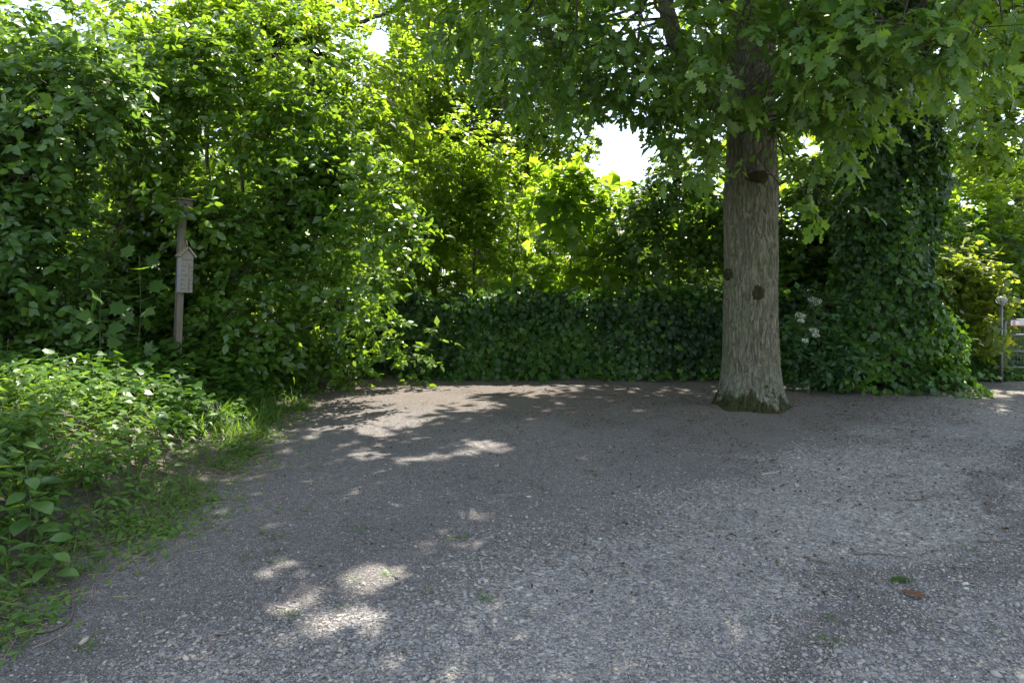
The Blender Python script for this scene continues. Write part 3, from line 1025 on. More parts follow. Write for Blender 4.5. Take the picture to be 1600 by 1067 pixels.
    L = leaf_arrays(p, unit(np.cross(nn, rng.normal(0, 1, (n, 3)))), nn + rng.normal(0, .6, (n, 3)), rng.uniform(.018, .045, n))
    moss = leaf_mat('moss', [(.014, .018, .005), (.032, .036, .008), (.07, .066, .012)], [(.05, .06, .01), (.08, .08, .01)], .15, .9, .1)
    LEAF['moss'] = moss
    obj('moss', foliage_mesh('moss', 'ovate_lo', L, rng.random(n), moss[0]), root)['kind'] = 'stuff'
build_oak()

# ================================================================== ivy
def ivy_leaves(p, n, size, jit=.4):
    k = len(p)
    down = np.array([0, 0, -1.0])
    ax = down - n * np.sum(down * n, 1)[:, None] * .6 + n * .25 + rng.normal(0, .38, (k, 3))
    nor = n * .8 + np.array([0, 0, .45]) + rng.normal(0, jit, (k, 3))
    return leaf_arrays(p, ax, nor, size * rng.uniform(.6, 1.25, k))

def build_hedge():
    base = np.array([1.2, 10.75, 0])
    root = thing('ivy_hedge', 'long low hedge of dark glossy ivy along the back of the yard', 'hedge', base)
    n = 14500
    x = rng.uniform(-3.6, 5.4, n)
    H = 1.28 + (fbm(np.column_stack([x * 1.9, 0 * x, 0 * x]), 3, 60) - .5) * .42 - .14 * sstep(-.6, -2.2, x)
    t = rng.random(n)
    top = t > .80
    z = np.where(top, H + rng.normal(0, .03, n), rng.uniform(.02, 1, n) * H)
    lumps = (fbm(np.column_stack([x * 2.2, z * 2.6, 0 * x]), 3, 61) - .5) * .50
    depth = np.abs(rng.normal(0, .10, n))
    y = np.where(top, 10.62 + rng.uniform(0, .45, n), 10.58 - lumps + depth - .10 * (1 - z / 1.3) + .09 * np.maximum(0, z - 1.05))
    nn = np.where(top[:, None], np.array([0, -.4, 1.0]), np.array([0, -1.0, .15]))
    nn = unit(nn + rng.normal(0, .12, (n, 3)))
    L = ivy_leaves(np.column_stack([x, y, z]), nn, .092, .55)
    # fresh pale growth low down, old dark leaves above
    tint = np.clip(.42 + (fbm(np.column_stack([x * 1.1, z * 1.4, y]), 3, 63) - .5) * 1.5 + rng.normal(0, .15, n) - .12 * sstep(.3, 1.0, z), 0, 1)
    hid = depth > .13
    grow(root, base, 'ivy_lo', 'ivy', tuple(q[hid] for q in L), tint[hid], 0, 'deep_ivy', carve=False)
    grow(root, base, 'ivy', 'ivy', tuple(q[~hid] for q in L), tint[~hid], 300, 'ivy', carve=False, cell=14)
    # shoots standing above the top and trailing out at the foot
    k = 210
    x = rng.uniform(-3.4, 5.3, k)
    lo = rng.random(k) < .35
    o = np.column_stack([x, np.where(lo, 10.42, 10.7) + rng.normal(0, .08, k), np.where(lo, .06, 1.2 - .14 * sstep(-.6, -2.2, x))])
    d = np.where(lo[:, None], np.array([0, -1.0, .1]), np.array([0, -.35, 1.0])) + rng.normal(0, .5, (k, 3))
    Ls, tw, sid = sprays(o, d, unit(np.array([0, -1.0, .6]) + rng.normal(0, .2, (k, 3))), 7, .26, .075, .3, .3, .5)
    grow(root, base, 'ivy', 'ivy', Ls, np.clip(rng.normal(.7, .2, len(Ls[0])), 0, 1), 0, 'shoots', carve=False)
    # darker leaves and stems inside
    n = 5000
    x = rng.uniform(-3.6, 5.4, n)
    p = np.column_stack([x, rng.uniform(10.75, 10.95, n), rng.uniform(.05, 1.15, n)])
    L = ivy_leaves(p, unit(np.array([0, -1.0, .2]) + rng.normal(0, .25, (n, 3))), .10)
    grow(root, base, 'ivy_lo', 'ivy', L, rng.uniform(0, .3, n), 0, 'inner_ivy', carve=False)
    k = 260
    a = np.column_stack([rng.uniform(-3.5, 5.3, k), rng.uniform(10.62, 10.85, k), np.full(k, -.02)])
    b = a + np.column_stack([rng.normal(0, .18, k), rng.normal(0, .05, k), rng.uniform(.15, .9, k)])
    obj('stems', twig_mesh('stems', a, b, .007, M_STEM, base), root)['kind'] = 'stuff'
    # the wire-fence posts it climbs
    for px_ in np.arange(-3.2, 5.3, 2.1):
        MB().box((px_ - base[0], .12, .55), (.07, .07, 1.1), bev=.008).build('fence_post', M_STEM, root)
build_hedge()

IVT = np.array([5.42, 9.95, 0])
def build_ivy_tree():
    root = thing('ivy_clad_tree', 'tall tree trunk wrapped from top to spreading foot in dark ivy', 'tree', IVT)
    zz = np.array([0, .25, .6, 1.2, 2.2, 3.2, 4.4, 5.5, 7.5])
    rx = np.array([1.02, .88, .82, .78, .74, .70, .66, .62, .7])
    cx = np.array([-.08, -.06, -.05, -.03, 0, .05, .08, .1, .1])
    stems(root, IVT, [[IVT + (0, 0, -.1), IVT + (.02, 0, 1.5), IVT + (.08, .05, 4), IVT + (.12, .1, 7.5), IVT + (.3, .2, 10.5)]], .52, M_STEM, 'trunk', 14)
    n = 15000
    z = rng.uniform(0, 7.3, n) ** 1.0
    an = rng.uniform(0, 2 * np.pi, n)
    an = np.where((np.sin(an) > .25) & (rng.random(n) < .75), -an, an)
    nz = fbm(np.column_stack([np.cos(an) * 1.6, np.sin(an) * 1.6, z * 1.5]), 3, 90) - .5
    r = np.interp(z, zz, rx) * (1 + nz * .85) - np.abs(rng.normal(0, .10, n))
    x = np.interp(z, zz, cx) + np.cos(an) * r
    y = np.sin(an) * r * .85
    foot = np.exp(-z / .22) * np.maximum(0, np.cos(an + .9)) ** 2
    x = x + foot * .10
    y = y - foot * .40
    nn = unit(np.column_stack([np.cos(an), np.sin(an), np.where(z < .5, .7, .1)]) + rng.normal(0, .18, (n, 3)))
    p = np.column_stack([x, y, z]) + IVT
    p[:, 2] += .02
    L = ivy_leaves(p, nn, .092, .55)
    tint = np.clip(.40 + nz * 1.1 + .22 * sstep(1.6, .3, z) - .25 * sstep(2.0, 4.0, z) + rng.normal(0, .16, n), 0, 1)  # darker up the column and in hollows: shade put into the leaf tint
    hid = np.ones(n, bool)
    hid[front_leaves(L[0], L[4], 10 ** 9, 7)] = False
    grow(root, IVT, 'ivy_lo', 'ivy', tuple(q[hid] for q in L), tint[hid], 0, 'deep_ivy', carve=False)
    grow(root, IVT, 'ivy', 'ivy', tuple(q[~hid] for q in L), tint[~hid], 300, 'ivy', carve=False, cell=14)
    q = rng.integers(0, n, 420)
    Ls, tw, sid = sprays(p[q], nn[q] + rng.normal(0, .5, (420, 3)) + np.array([0, 0, -.2]), nn[q], 6, .30, .08, .45, .3, .5)
    grow(root, IVT, 'ivy', 'ivy', Ls, np.clip(rng.normal(.45, .25, len(Ls[0])), 0, 1), 0, 'shoots', carve=False)
    # ivy running along the ground at its left towards the oak
    n = 2600
    x = rng.uniform(3.3, 6.25, n)
    yb = 10.35 - .35 * sstep(4.2, 5.2, x) - .35 * sstep(5.0, 6.0, x)
    d = rng.random(n) ** .7
    y = yb + d * .8 - .25 + (fbm(np.column_stack([x * 2.5, 0 * x, 0 * x]), 2, 93) - .5) * .45
    z = np.minimum(.04 + d * .45 * (0.6 + fbm(np.column_stack([x * 3, y * 3, 0 * x]), 2, 94)), .5) * rng.uniform(.6, 1, n)
    p = np.column_stack([x, y, z])
    L = ivy_leaves(p, unit(np.array([.05, -.8, .8]) + rng.normal(0, .3, (n, 3))), .09)
    grow(root, IVT, 'ivy', 'ivy', L, np.clip(rng.normal(.62, .2, n), 0, 1), 0, 'creeping_ivy', carve=False)
    # its own crown, mostly above the picture
    o = []
    for i in range(46):
        a_ = rng.uniform(0, 6.28)
        o.append((IVT[0] + math.cos(a_) * rng.uniform(.2, 2.0), IVT[1] + .8 + math.sin(a_) * rng.uniform(.2, 1.6), rng.uniform(5.4, 9.5), rng.uniform(.5, .9)))
    q, nrm = shell(o, 1000, .4, .3)
    L, tw, sid = sprays(q, nrm + rng.normal(0, .4, q.shape), nrm, 8, .4, .16)
    grow(root, IVT, 'ovate_lo', 'oak', L, np.clip(rng.normal(.3, .2, len(L[0])), 0, 1), 0, 'crown')
build_ivy_tree()

# ================================================================== shrubs and trees round the yard
up3 = lambda px, py, Y: P(px, py, Y)
# left edge shrub
b = fill([(-220, 640), (-220, 0), (190, 0), (215, 100), (160, 250), (130, 380), (120, 480), (60, 600)], (6.9, 8.2), 70, (.3, .55))
shrub('tall_shrub', 'tall dark green shrub closing the left edge of the yard', 'shrub', (-6.1, 8.0), b, 5400, 9, .34, .112, 'ovate', 'edge',
      [[(-6.1, 8.2, 0), (-5.9, 8.1, 2.2), (-5.3, 7.9, 4.2)], [(-5.9, 8.3, 0), (-5.4, 8.3, 2.2), (-4.7, 8.2, 3.9)], [(-5.6, 8.2, 0), (-4.9, 8.4, 2.0), (-4.3, 8.5, 3.4)]], .022, 300, droop=.45, flat=.3, carve=False, clump=.55, jit=.42, cam_bias=.8)
# dogwood behind the post
b = fill([(120, 570), (140, 380), (190, 200), (260, 90), (330, 60), (450, 60), (550, 130), (590, 280), (600, 400), (560, 470), (470, 480), (420, 560), (300, 545)], (8.7, 9.9), 88, (.3, .55))
b += fill([(410, 605), (420, 500), (500, 450), (560, 480), (545, 590)], (9.3, 10.0), 14, (.22, .38))
b += [(*P(640, 560, 9.9), .16), (*P(600, 520, 9.8), .22), (*P(675, 535, 9.9), .13), (*P(700, 505, 10.0), .10), (*P(655, 585, 9.9), .12), (*P(300, 318, 7.75), .12), (*P(325, 330, 7.8), .12), (*P(270, 325, 7.8), .1)]
b += [(*P(295, 285, 7.75), .17), (*P(275, 288, 7.75), .14), (*P(318, 292, 7.75), .17), (*P(335, 285, 7.8), .2)]
b += [(*P(280, 303, 7.6), .12), (*P(302, 306, 7.6), .12), (*P(292, 312, 7.62), .09)] * 3
shrub('leafy_shrub', 'big spreading shrub with broad glossy leaves behind the thermometer post', 'shrub', (-4.2, 9.4), b, 7400, 9, .36, .112, 'ovate', 'dogwood',
      [[(-4.3, 9.5, 0), (-4.4, 9.4, 1.8), (-4.6, 9.3, 3.6)], [(-4.1, 9.6, 0), (-3.6, 9.5, 1.6), (-3.2, 9.4, 3.4)], [(-3.8, 9.7, 0), (-3.0, 9.7, 1.3), (-2.4, 9.7, 2.6)], [(-4.6, 9.6, 0), (-5.1, 9.4, 1.6), (-5.4, 9.3, 2.8)]], .03, 300, droop=.45, flat=.32, carve=False, clump=.55, jit=.42, cam_bias=.8)
# taller tree behind them
b = fill([(160, 160), (190, 0), (480, 0), (560, 30), (585, 90), (610, 180), (600, 300), (480, 260), (300, 150)], (11.0, 12.8), 64, (.35, .65))
b += fill([(250, 0), (545, 0), (565, 40), (540, 130), (450, 120)], (12.0, 13.0), 16, (.3, .5))
b += fill([(620, 60), (650, 0), (690, 60), (690, 140), (630, 130)], (13.0, 14.0), 7, (.35, .5))
shrub('cherry_tree', 'bright backlit young tree rising behind the big left shrub', 'tree', (-4.6, 11.6), b, 4300, 9, .40, .125, 'ovate', 'young',
      [[(-4.9, 11.6, 0), (-5.1, 11.5, 3.5), (-5.4, 11.4, 6.2)], [(-4.5, 11.7, 0), (-4.6, 11.6, 3.5), (-4.9, 11.5, 6.2)], [(-4.2, 11.5, 0), (-3.6, 11.5, 3.4), (-3.2, 11.4, 5.8)]], [.05, .045, .04], 200, droop=.4, flat=.55)
b = fill([(-150, 600), (-150, 60), (120, 20), (400, 60), (590, 180), (600, 560)], (12.6, 14.2), 60, (.55, .9))
shrub('hedgerow_tree', 'sunlit hedgerow tree glimpsed through the gaps of the left shrubs', 'tree', (-6.5, 13.4), b, 1500, 9, .55, .22, 'ovate_lo', 'young',
      [[(-6.5, 13.4, 0), (-6.3, 13.4, 2.5), (-6.0, 13.3, 5.5)], [(-6.1, 13.5, 0), (-5.2, 13.4, 2.5), (-4.2, 13.3, 5.0)]], .07, 0, droop=.4, flat=.4, clump=.4)
# saplings behind the hedge
b = fill([(570, 480), (590, 250), (620, 170), (680, 200), (700, 300), (710, 480)], (11.9, 12.7), 30, (.3, .5))
shrub('sapling', 'bright bushy sapling beside the big shrub, behind the left end of the hedge', 'tree', (-1.9, 12.2), b, 950, 9, .36, .122, 'ovate', 'young',
      [[(-1.9, 12.2, 0), (-1.8, 12.1, 1.8), (-1.7, 12.0, 4.0)], [(-1.7, 12.4, 0), (-1.3, 12.4, 1.8), (-1.1, 12.3, 3.4)]], .028, 200, droop=.4, flat=.55)
b = fill([(690, 480), (690, 300), (730, 190), (780, 230), (830, 330), (840, 480)], (12.4, 13.3), 32, (.28, .46))
shrub('sapling', 'slender sapling with upright dark stems behind the middle of the hedge', 'tree', (-.7, 12.8), b, 950, 9, .36, .118, 'ovate', 'young',
      [[(-1.0, 12.6, 0), (-1.0, 12.5, 1.8), (-.85, 12.5, 4.1)], [(-.6, 12.7, 0), (-.7, 12.7, 1.8), (-.55, 12.7, 4.0)], [(-.1, 12.9, 0), (0, 12.9, 1.6), (.2, 12.8, 3.2)]], .03, 200, droop=.4, flat=.55)
b = fill([(790, 490), (830, 330), (880, 250), (920, 250), (955, 320), (960, 480)], (12.0, 12.7), 26, (.25, .4))
shrub('maple_sapling', 'maple sapling with large lobed yellow-green leaves above the hedge', 'tree', (1.0, 12.3), b, 400, 7, .40, .18, 'maple', 'maple',
      [[(1.0, 12.2, 0), (1.05, 12.2, 1.8), (1.2, 12.1, 3.6)], [(1.2, 12.4, 0), (1.4, 12.4, 1.4), (1.5, 12.3, 2.8)]], .022, 250, droop=.5, flat=.45)
# hazel right of the sky gap
b = fill([(950, 490), (955, 350), (985, 300), (1020, 265), (1100, 245), (1150, 260), (1150, 490)], (11.8, 12.6), 40, (.3, .48))
shrub('hazel_bush', 'dark rounded hazel bush between the sky gap and the oak trunk', 'shrub', (3.0, 12.2), b, 1250, 9, .36, .125, 'round', 'hazel',
      [[(2.8, 12.2, 0), (2.6, 12.1, 1.8), (2.4, 12.0, 3.4)], [(3.1, 12.2, 0), (3.3, 12.1, 1.8), (3.5, 12.1, 3.6)], [(3.0, 12.4, 0), (3.0, 12.3, 1.8), (3.0, 12.3, 3.8)]], .026, 250, droop=.4, flat=.5)
# dark thicket between oak and ivy tree
b = fill([(1190, 560), (1195, 330), (1230, 270), (1340, 300), (1350, 560)], (11.3, 12.6), 40, (.3, .5))
shrub('thicket_bush', 'dense shaded bush between the oak trunk and the ivy-clad tree', 'shrub', (5.0, 12.0), b, 2100, 9, .36, .14, 'round', 'hazel',
      [[(4.9, 12.0, 0), (4.8, 11.9, 1.6), (4.6, 11.8, 3.2)], [(5.3, 12.1, 0), (5.5, 12.0, 1.6), (5.8, 12.0, 3.2)]], .03, 150, droop=.4, flat=.5, tint_mid=.35)
# elder with flower heads
b = fill([(1250, 595), (1240, 540), (1262, 485), (1290, 475), (1315, 510), (1320, 585)], (9.35, 9.75), 13, (.14, .24))
el, elb = shrub('elder_bush', 'small elder bush with flat white flower heads at the foot of the ivy-clad tree', 'shrub', (4.35, 9.65), b, 420, 7, .26, .10, 'lance', 'elder',
      [[(4.35, 9.65, 0), (4.3, 9.6, .6), (4.2, 9.5, 1.15)], [(4.4, 9.65, 0), (4.5, 9.6, .5), (4.55, 9.5, 1.0)]], .014, 200, droop=.3, flat=.45, carve=False)
m_flower = leaf_mat('elder_flower', [(.55, .55, .45), (.68, .68, .58), (.8, .8, .72)], [(.5, .5, .4), (.6, .6, .5)], .25, .7, .2)
LEAF['flower'] = m_flower
for px_, py_, r in ((1273, 467, .085), (1251, 491, .065), (1272, 515, .055), (1275, 522, .045), (1258, 531, .035), (1252, 500, .04)):
    c = P(px_, py_, 9.02)
    n = 150
    q = np.sqrt(rng.random(n)) * r
    a_ = rng.uniform(0, 6.28, n)
    p = np.column_stack([np.cos(a_) * q, np.sin(a_) * q * .75, np.sin(a_) * q * .55 - .25 * q + rng.normal(0, .005, n)]) + c - elb
    L = leaf_arrays(p, unit(np.column_stack([np.cos(a_), np.sin(a_), 0 * a_]) + rng.normal(0, .5, (n, 3))), np.array([0, -.5, 1.0]) + rng.normal(0, .4, (n, 3)), rng.uniform(.010, .018, n))
    f = obj('flower_head', foliage_mesh('flower_head', 'ovate_lo', L, rng.random(n), m_flower[0]), el)
    MB().tube(curve_pts([c - elb + (0, .28, -.3), c - elb + (0, .1, -.1), c - elb + (0, 0, -.02)], 4), .003, 5).build('stalk', M_GSTEM, f, True)

# right-hand side
b = fill([(1485, 470), (1480, 400), (1510, 375), (1545, 410), (1553, 470), (1553, 570), (1538, 590), (1534, 520), (1500, 485)], (10.7, 11.3), 24, (.16, .28))
b += fill([(1538, 560), (1530, 470), (1545, 440), (1552, 480), (1550, 575)], (10.45, 10.7), 10, (.12, .18))
b += fill([(1550, 580), (1548, 500), (1562, 495), (1568, 580)], (10.02, 10.18), 5, (.06, .10))
shrub('field_maple_hedge', 'yellow-green bush with bronze young tips beside the globe lamp', 'shrub', (7.55, 11.1), b, 800, 8, .26, .10, 'maple', 'bronze',
      [[(7.10, 10.9, 0), (7.16, 10.85, .6), (7.18, 10.8, 1.2)], [(7.38, 10.95, 0), (7.42, 10.9, .6), (7.44, 10.9, 1.1)]], .02, 250, droop=.3, flat=.45, tint_mid=.6, carve=False,
      stem_mat=plain_mat('pale_stem_bark', (.16, .11, .06), .8, noise=(.28, .21, .12), scale=30))
b = fill([(1440, 500), (1445, 380), (1500, 330), (1560, 360), (1560, 560), (1470, 590)], (11.8, 12.8), 26, (.3, .5))
shrub('shaded_bush', 'dark bush in the shade right behind the ivy-clad tree', 'shrub', (8.2, 12.4), b, 700, 9, .34, .115, 'round', 'hazel',
      [[(8.0, 12.4, 0), (7.9, 12.3, 1.4), (7.8, 12.2, 2.6)]], .03, 60, tint_mid=.3, carve=False)
b = fill([(1490, 420), (1510, 330), (1560, 295), (1640, 285), (1760, 300), (1760, 560), (1600, 590), (1580, 480)], (12.6, 14.6), 46, (.35, .6))
shrub('sunlit_bush', 'sunlit yellow-green bush behind the metal gate', 'shrub', (10.6, 13.8), b, 1300, 9, .40, .13, 'ovate', 'young',
      [[(10.4, 13.8, 0), (10.2, 13.7, 1.5), (10.0, 13.6, 3.0)], [(10.9, 13.9, 0), (11.2, 13.8, 1.5), (11.6, 13.8, 3.0)]], .03, 200, carve=False)
def big_tree(name, label, base, polys, nspray, size, tmpl, matkey, trunk_ctrl, r, nsingle=0, K=9, length=.55, limbs=(), **kw):
    b = []
    for poly, Y, n, rr in polys:
        b += fill(poly, Y, n, rr)
    root, bb = shrub(name, label, 'tree', base, b, nspray, K, length, size, tmpl, matkey, (), 0, nsingle, **kw)
    stems(root, bb, [trunk_ctrl], r, M_STEM, 'trunk', 12)
    for c, lr in limbs:
        stems(root, bb, [c], lr, M_STEM, 'limb', 8)
    return root
big_tree('far_oak_tree', 'tall oak far behind the hedge, left of the sky gap', (-.9, 19.5),
         [([(640, 340), (595, 240), (600, 130), (640, 60), (640, -60), (960, -60), (930, 60), (915, 190), (935, 240), (900, 290), (800, 330)], (17.5, 20.5), 90, (.6, 1.1))],
         4400, .22, 'ovate_lo', 'faroak', [(-.9, 19.5, 0), (-.85, 19.4, 4), (-.8, 19.3, 9.5)], .24, 0,
         limbs=[([(-.9, 19.4, 3.5), (-2.0, 19.2, 5.2), (-3.2, 19, 7.5)], .09), ([(-.85, 19.4, 4.2), (.4, 19.2, 5.4), (1.7, 19, 7.0)], .09), ([(-.85, 19.4, 5), (-.2, 19.0, 7), (.4, 18.8, 9)], .08)], tint_mid=.45)
big_tree('far_round_tree', 'small round-crowned tree in the distance below the sky gap', (2.3, 24),
         [([(830, 480), (850, 320), (905, 285), (945, 300), (962, 330), (985, 360), (985, 480)], (23, 25.5), 40, (.7, 1.1))],
         1100, .20, 'ovate_lo', 'faroak', [(2.3, 24, 0), (2.3, 24, 2.5), (2.4, 24, 4.2)], .16, 0, carve=False)
big_tree('far_leaning_tree', 'thin far tree with a dark bare branch at the top left of the sky', (-5.2, 16.5),
         [([(500, 40), (520, -120), (690, -120), (650, 20), (628, 60), (600, 26), (545, 24)], (15.2, 17.0), 24, (.3, .5)), ([(580, 320), (580, 200), (575, 115), (640, 90), (665, 200), (650, 320)], (15.5, 17), 30, (.3, .5))],
         1300, .14, 'ovate_lo', 'faroak', [(-5.2, 16.5, 0), (-5.2, 16.4, 4), (-5.1, 16.3, 8.5)], .15, 0,
         limbs=[([P(450, 60, 15.8), P(520, 48, 15.6), P(575, 32, 15.5), P(640, 0, 15.4), P(700, -50, 15.3)], .075), ([P(545, 42, 15.55), P(580, 44, 15.5), P(612, 52, 15.4)], .03)])
big_tree('far_tree', 'shadowy tree behind the oak trunk with bright sky gaps beside it', (6.6, 18),
         [([(1040, 260), (1060, 60), (1120, -160), (1500, -160), (1480, 90), (1330, 200), (1330, 340), (1285, 330), (1290, 190), (1220, 190), (1200, 300), (1120, 240)], (16.5, 19), 80, (.55, 1.0))],
         3900, .22, 'ovate_lo', 'faroak', [(6.6, 18, 0), (6.7, 17.9, 4), (6.8, 17.8, 9)], .2, 0, tint_mid=.4)
big_tree('backlit_tree', 'backlit tree with a pale straight trunk at the right edge', (11.9, 17),
         [([(1470, 340), (1480, 90), (1540, -120), (1800, -160), (1800, 330), (1600, 300), (1530, 330)], (15, 18.5), 74, (.5, .9))],
         3900, .22, 'ovate_lo', 'faroak', [(11.9, 17, 0), (12.0, 17, 3), (12.1, 17, 8.5)], .19, 0)
stems(thing('slim_tree_trunk', 'slim bare trunk at the right edge beside the backlit tree', 'tree', (12.2, 16.5, 0)), (12.2, 16.5, 0), [[(12.2, 16.5, -.05), (12.25, 16.5, 3), (12.6, 16.4, 7.5)]], .13, M_STEM, 'trunk', 10)

# low growth and the distant wood that close the view behind the hedge
def mass(name, label, cat, blobs, n, K, length, size, tmpl, matkey, carve=False):
    o, nrm = shell(blobs, n, .4, .6)
    o = o[:]
    L, tw, sid = sprays(o, nrm + np.array([0, 0, .4]) + rng.normal(0, .4, o.shape), nrm, K, length, size, .3, .6)
    k = L[0][:, 2] > .03
    if carve:
        k &= ~lit_gap(L[0])
    L = tuple(a_[k] for a_ in L)
    t = np.clip(.5 + (fbm(L[0] * .8, 2, 77) - .5) * .8 + rng.normal(0, .15, len(L[0])), 0, 1)
    TOTAL[0] += len(t) * sum(len(f) - 2 for f in T[tmpl][1])
    return tag(obj(name, foliage_mesh(name, tmpl, L, t, LEAF[matkey][0])), label, cat, None, 'stuff')
b = [(rng.uniform(-9, 16), rng.uniform(13.0, 16.5), rng.uniform(.3, 1.6), rng.uniform(.5, .9)) for _ in range(110)]
mass('undergrowth', 'leafy undergrowth filling the space behind the hedge', 'undergrowth', b, 2200, 9, .45, .19, 'ovate_lo', 'young')
b = []
for _ in range(260):
    x = rng.uniform(-55, 60)
    hmax = 4.6 if -1 < x - 5 < 7 else 9
    b.append((x, rng.uniform(33, 46), rng.uniform(.5, hmax), rng.uniform(1.4, 2.4)))
mass('distant_woodland', 'distant belt of green woodland seen through the trees', 'woodland', b, 3400, 8, 1.1, 1.0, 'ovate_lo', 'faroak')
print('triangles in foliage and gravel', TOTAL[0])

# ================================================================== the bank at the left: ground cover
def build_cover():
    n = 4300
    y = 2.4 + rng.random(n) ** 1.15 * 7.0
    foot = -2.15 - .35 * sstep(5, 7.5, y)
    x = foot - rng.random(n) ** .85 * (3.2 + .35 * y) + .12
    edge = foot - x
    dens = np.clip(.35 + 1.0 * sstep(.05, .8, edge) + (fbm(np.column_stack([x * 2.5, y * 2.5, 0 * x]), 2, 50) - .5) * 1.6, 0, 1)
    k = rng.random(n) < dens
    x, y, edge = x[k], y[k], edge[k]
    n = len(x)
    h = (.05 + .26 * sstep(.0, 1.0, edge)) * rng.uniform(.5, 1.25, n)
    K = 9
    z0 = ground_z(x, y)
    ivyish = (y > 6.3 + rng.normal(0, .4, n))
    # whorls of leaves on short stems
    an = rng.uniform(0, 6.28, (n, 1)) + np.arange(K)[None] * 2.4
    lv = np.linspace(.45, 1, K)[None] * np.ones((n, 1))
    rad = rng.uniform(.01, .06, (n, K))
    lean = rng.normal(0, .12, (n, 1, 2)) * h[:, None, None] * 2
    pos = np.stack([x[:, None] + np.cos(an) * rad, y[:, None] + np.sin(an) * rad, z0[:, None] + h[:, None] * lv], -1)
    pos[..., :2] += lean * lv[..., None]
    ax = np.stack([np.cos(an), np.sin(an), rng.normal(.05, .3, (n, K))], -1)
    nor = np.array([.05, -.15, 1.0]) + rng.normal(0, .32, (n, K, 3))
    size = (.05 + .045 * sstep(0, .9, edge))[:, None] * rng.uniform(.6, 1.3, (n, K))
    tint = np.clip(.5 + (fbm(pos.reshape(-1, 3) * 1.4, 2, 51).reshape(n, K) - .5) * .9 + rng.normal(0, .14, (n, K)), 0, 1)
    for sel, tm, mk, nm, lab, cat in ((~ivyish & (y < 4.6), 'lance', 'cover', 'ground_cover', 'pale green pointed-leaved ground cover on the near part of the left bank', 'ground cover'),
                                      (~ivyish & (y >= 4.6), 'lance_lo', 'cover', 'ground_cover', 'bright green ground cover over the middle of the left bank', 'ground cover'),
                                      (ivyish, 'ivy_lo', 'ivy', 'ground_ivy', 'glossy ivy carpet round the foot of the thermometer post', 'ground cover')):
        L = leaf_arrays(pos[sel].reshape(-1, 3), ax[sel].reshape(-1, 3), nor[sel].reshape(-1, 3), size[sel].ravel())
        t_ = tint[sel].ravel() + (.15 if mk == 'ivy' else 0)
        me = foliage_mesh(nm, tm, L, np.clip(t_, 0, 1), LEAF[mk][0])
        TOTAL[0] += len(t_) * 8
        tag(obj(nm, me), lab, cat, None, 'stuff')
    a = np.column_stack([x, y, z0 - .01])
    b_ = a + np.column_stack([lean[:, 0], h])
    tag(obj('ground_cover_stems', twig_mesh('ground_cover_stems', a, b_, .003, M_GSTEM, (0, 0, 0))), 'thin stems of the plants on the left bank', 'stems', None, 'stuff')
    # small flat plants creeping out over the gravel edge
    n = 4200
    c = 150
    cy_ = rng.uniform(2.5, 8.3, c)
    cx_ = -2.15 - .35 * sstep(5, 7.5, cy_) + rng.normal(-.16, .2, c)
    i = rng.integers(0, c, n)
    x = cx_[i] + rng.normal(0, .13, n)
    y = cy_[i] + rng.normal(0, .16, n)
    an = rng.uniform(0, 6.28, n)
    pos = np.column_stack([x, y, ground_z(x, y) + rng.uniform(.008, .06, n)])
    L = leaf_arrays(pos, np.column_stack([np.cos(an), np.sin(an), rng.normal(.15, .25, n)]), np.array([0, -.1, 1.0]) + rng.normal(0, .35, (n, 3)), rng.uniform(.022, .05, n))
    tag(obj('creeping_weeds', foliage_mesh('creeping_weeds', 'lance_lo', L, np.clip(rng.normal(.6, .2, n), 0, 1), LEAF['cover'][0])), 'small creeping weeds along the gravel edge of the bank', 'weeds', None, 'stuff')
build_cover()
def verge_grass():
    n = 2600
    c = 110
    cy_ = rng.uniform(2.6, 8.6, c)
    cx_ = -2.15 - .35 * sstep(5, 7.5, cy_) - np.abs(rng.normal(.1, .45, c))
    i = rng.integers(0, c, n)
    x, y = cx_[i] + rng.normal(0, .09, n), cy_[i] + rng.normal(0, .09, n)
    an = rng.uniform(0, 6.28, n)
    L = leaf_arrays(np.column_stack([x, y, ground_z(x, y) - .005]), np.column_stack([np.cos(an) * .6, np.sin(an) * .6, rng.uniform(.7, 1.6, n)]),
                    np.column_stack([-np.cos(an), -np.sin(an), np.full(n, .5)]), rng.uniform(.07, .24, n) * (.6 + .8 * sstep(0, .8, -2.15 - x)))
    tag(obj('verge_grass', foliage_mesh('verge_grass', 'blade', L, rng.random(n), LEAF['grass'][0])), 'thin grass blades growing through the plants of the left bank', 'grass', None, 'stuff')
    # dry stalks and dead leaves lying along the edge
    n = 700
    y = rng.uniform(2.6, 8.6, n)
    x = -2.15 - .35 * sstep(5, 7.5, y) + rng.normal(-.15, .22, n)
    a = np.column_stack([x, y, ground_z(x, y) + rng.uniform(.005, .05, n)])
    an = rng.uniform(0, 6.28, n)
    b_ = a + np.column_stack([np.cos(an), np.sin(an), rng.normal(0, .15, n)]) * rng.uniform(.05, .22, n)[:, None]
    tag(obj('dry_stalks', twig_mesh('dry_stalks', a, b_, .0022, plain_mat('dry_stalk', (.20, .15, .085), .85, noise=(.32, .25, .15), scale=30), (0, 0, 0))), 'dry straw-coloured stalks lying along the edge of the bank', 'stalks', None, 'stuff')
verge_grass()

def gz(x, y):
    return float(ground_z(np.array([x]), np.array([y]))[0])

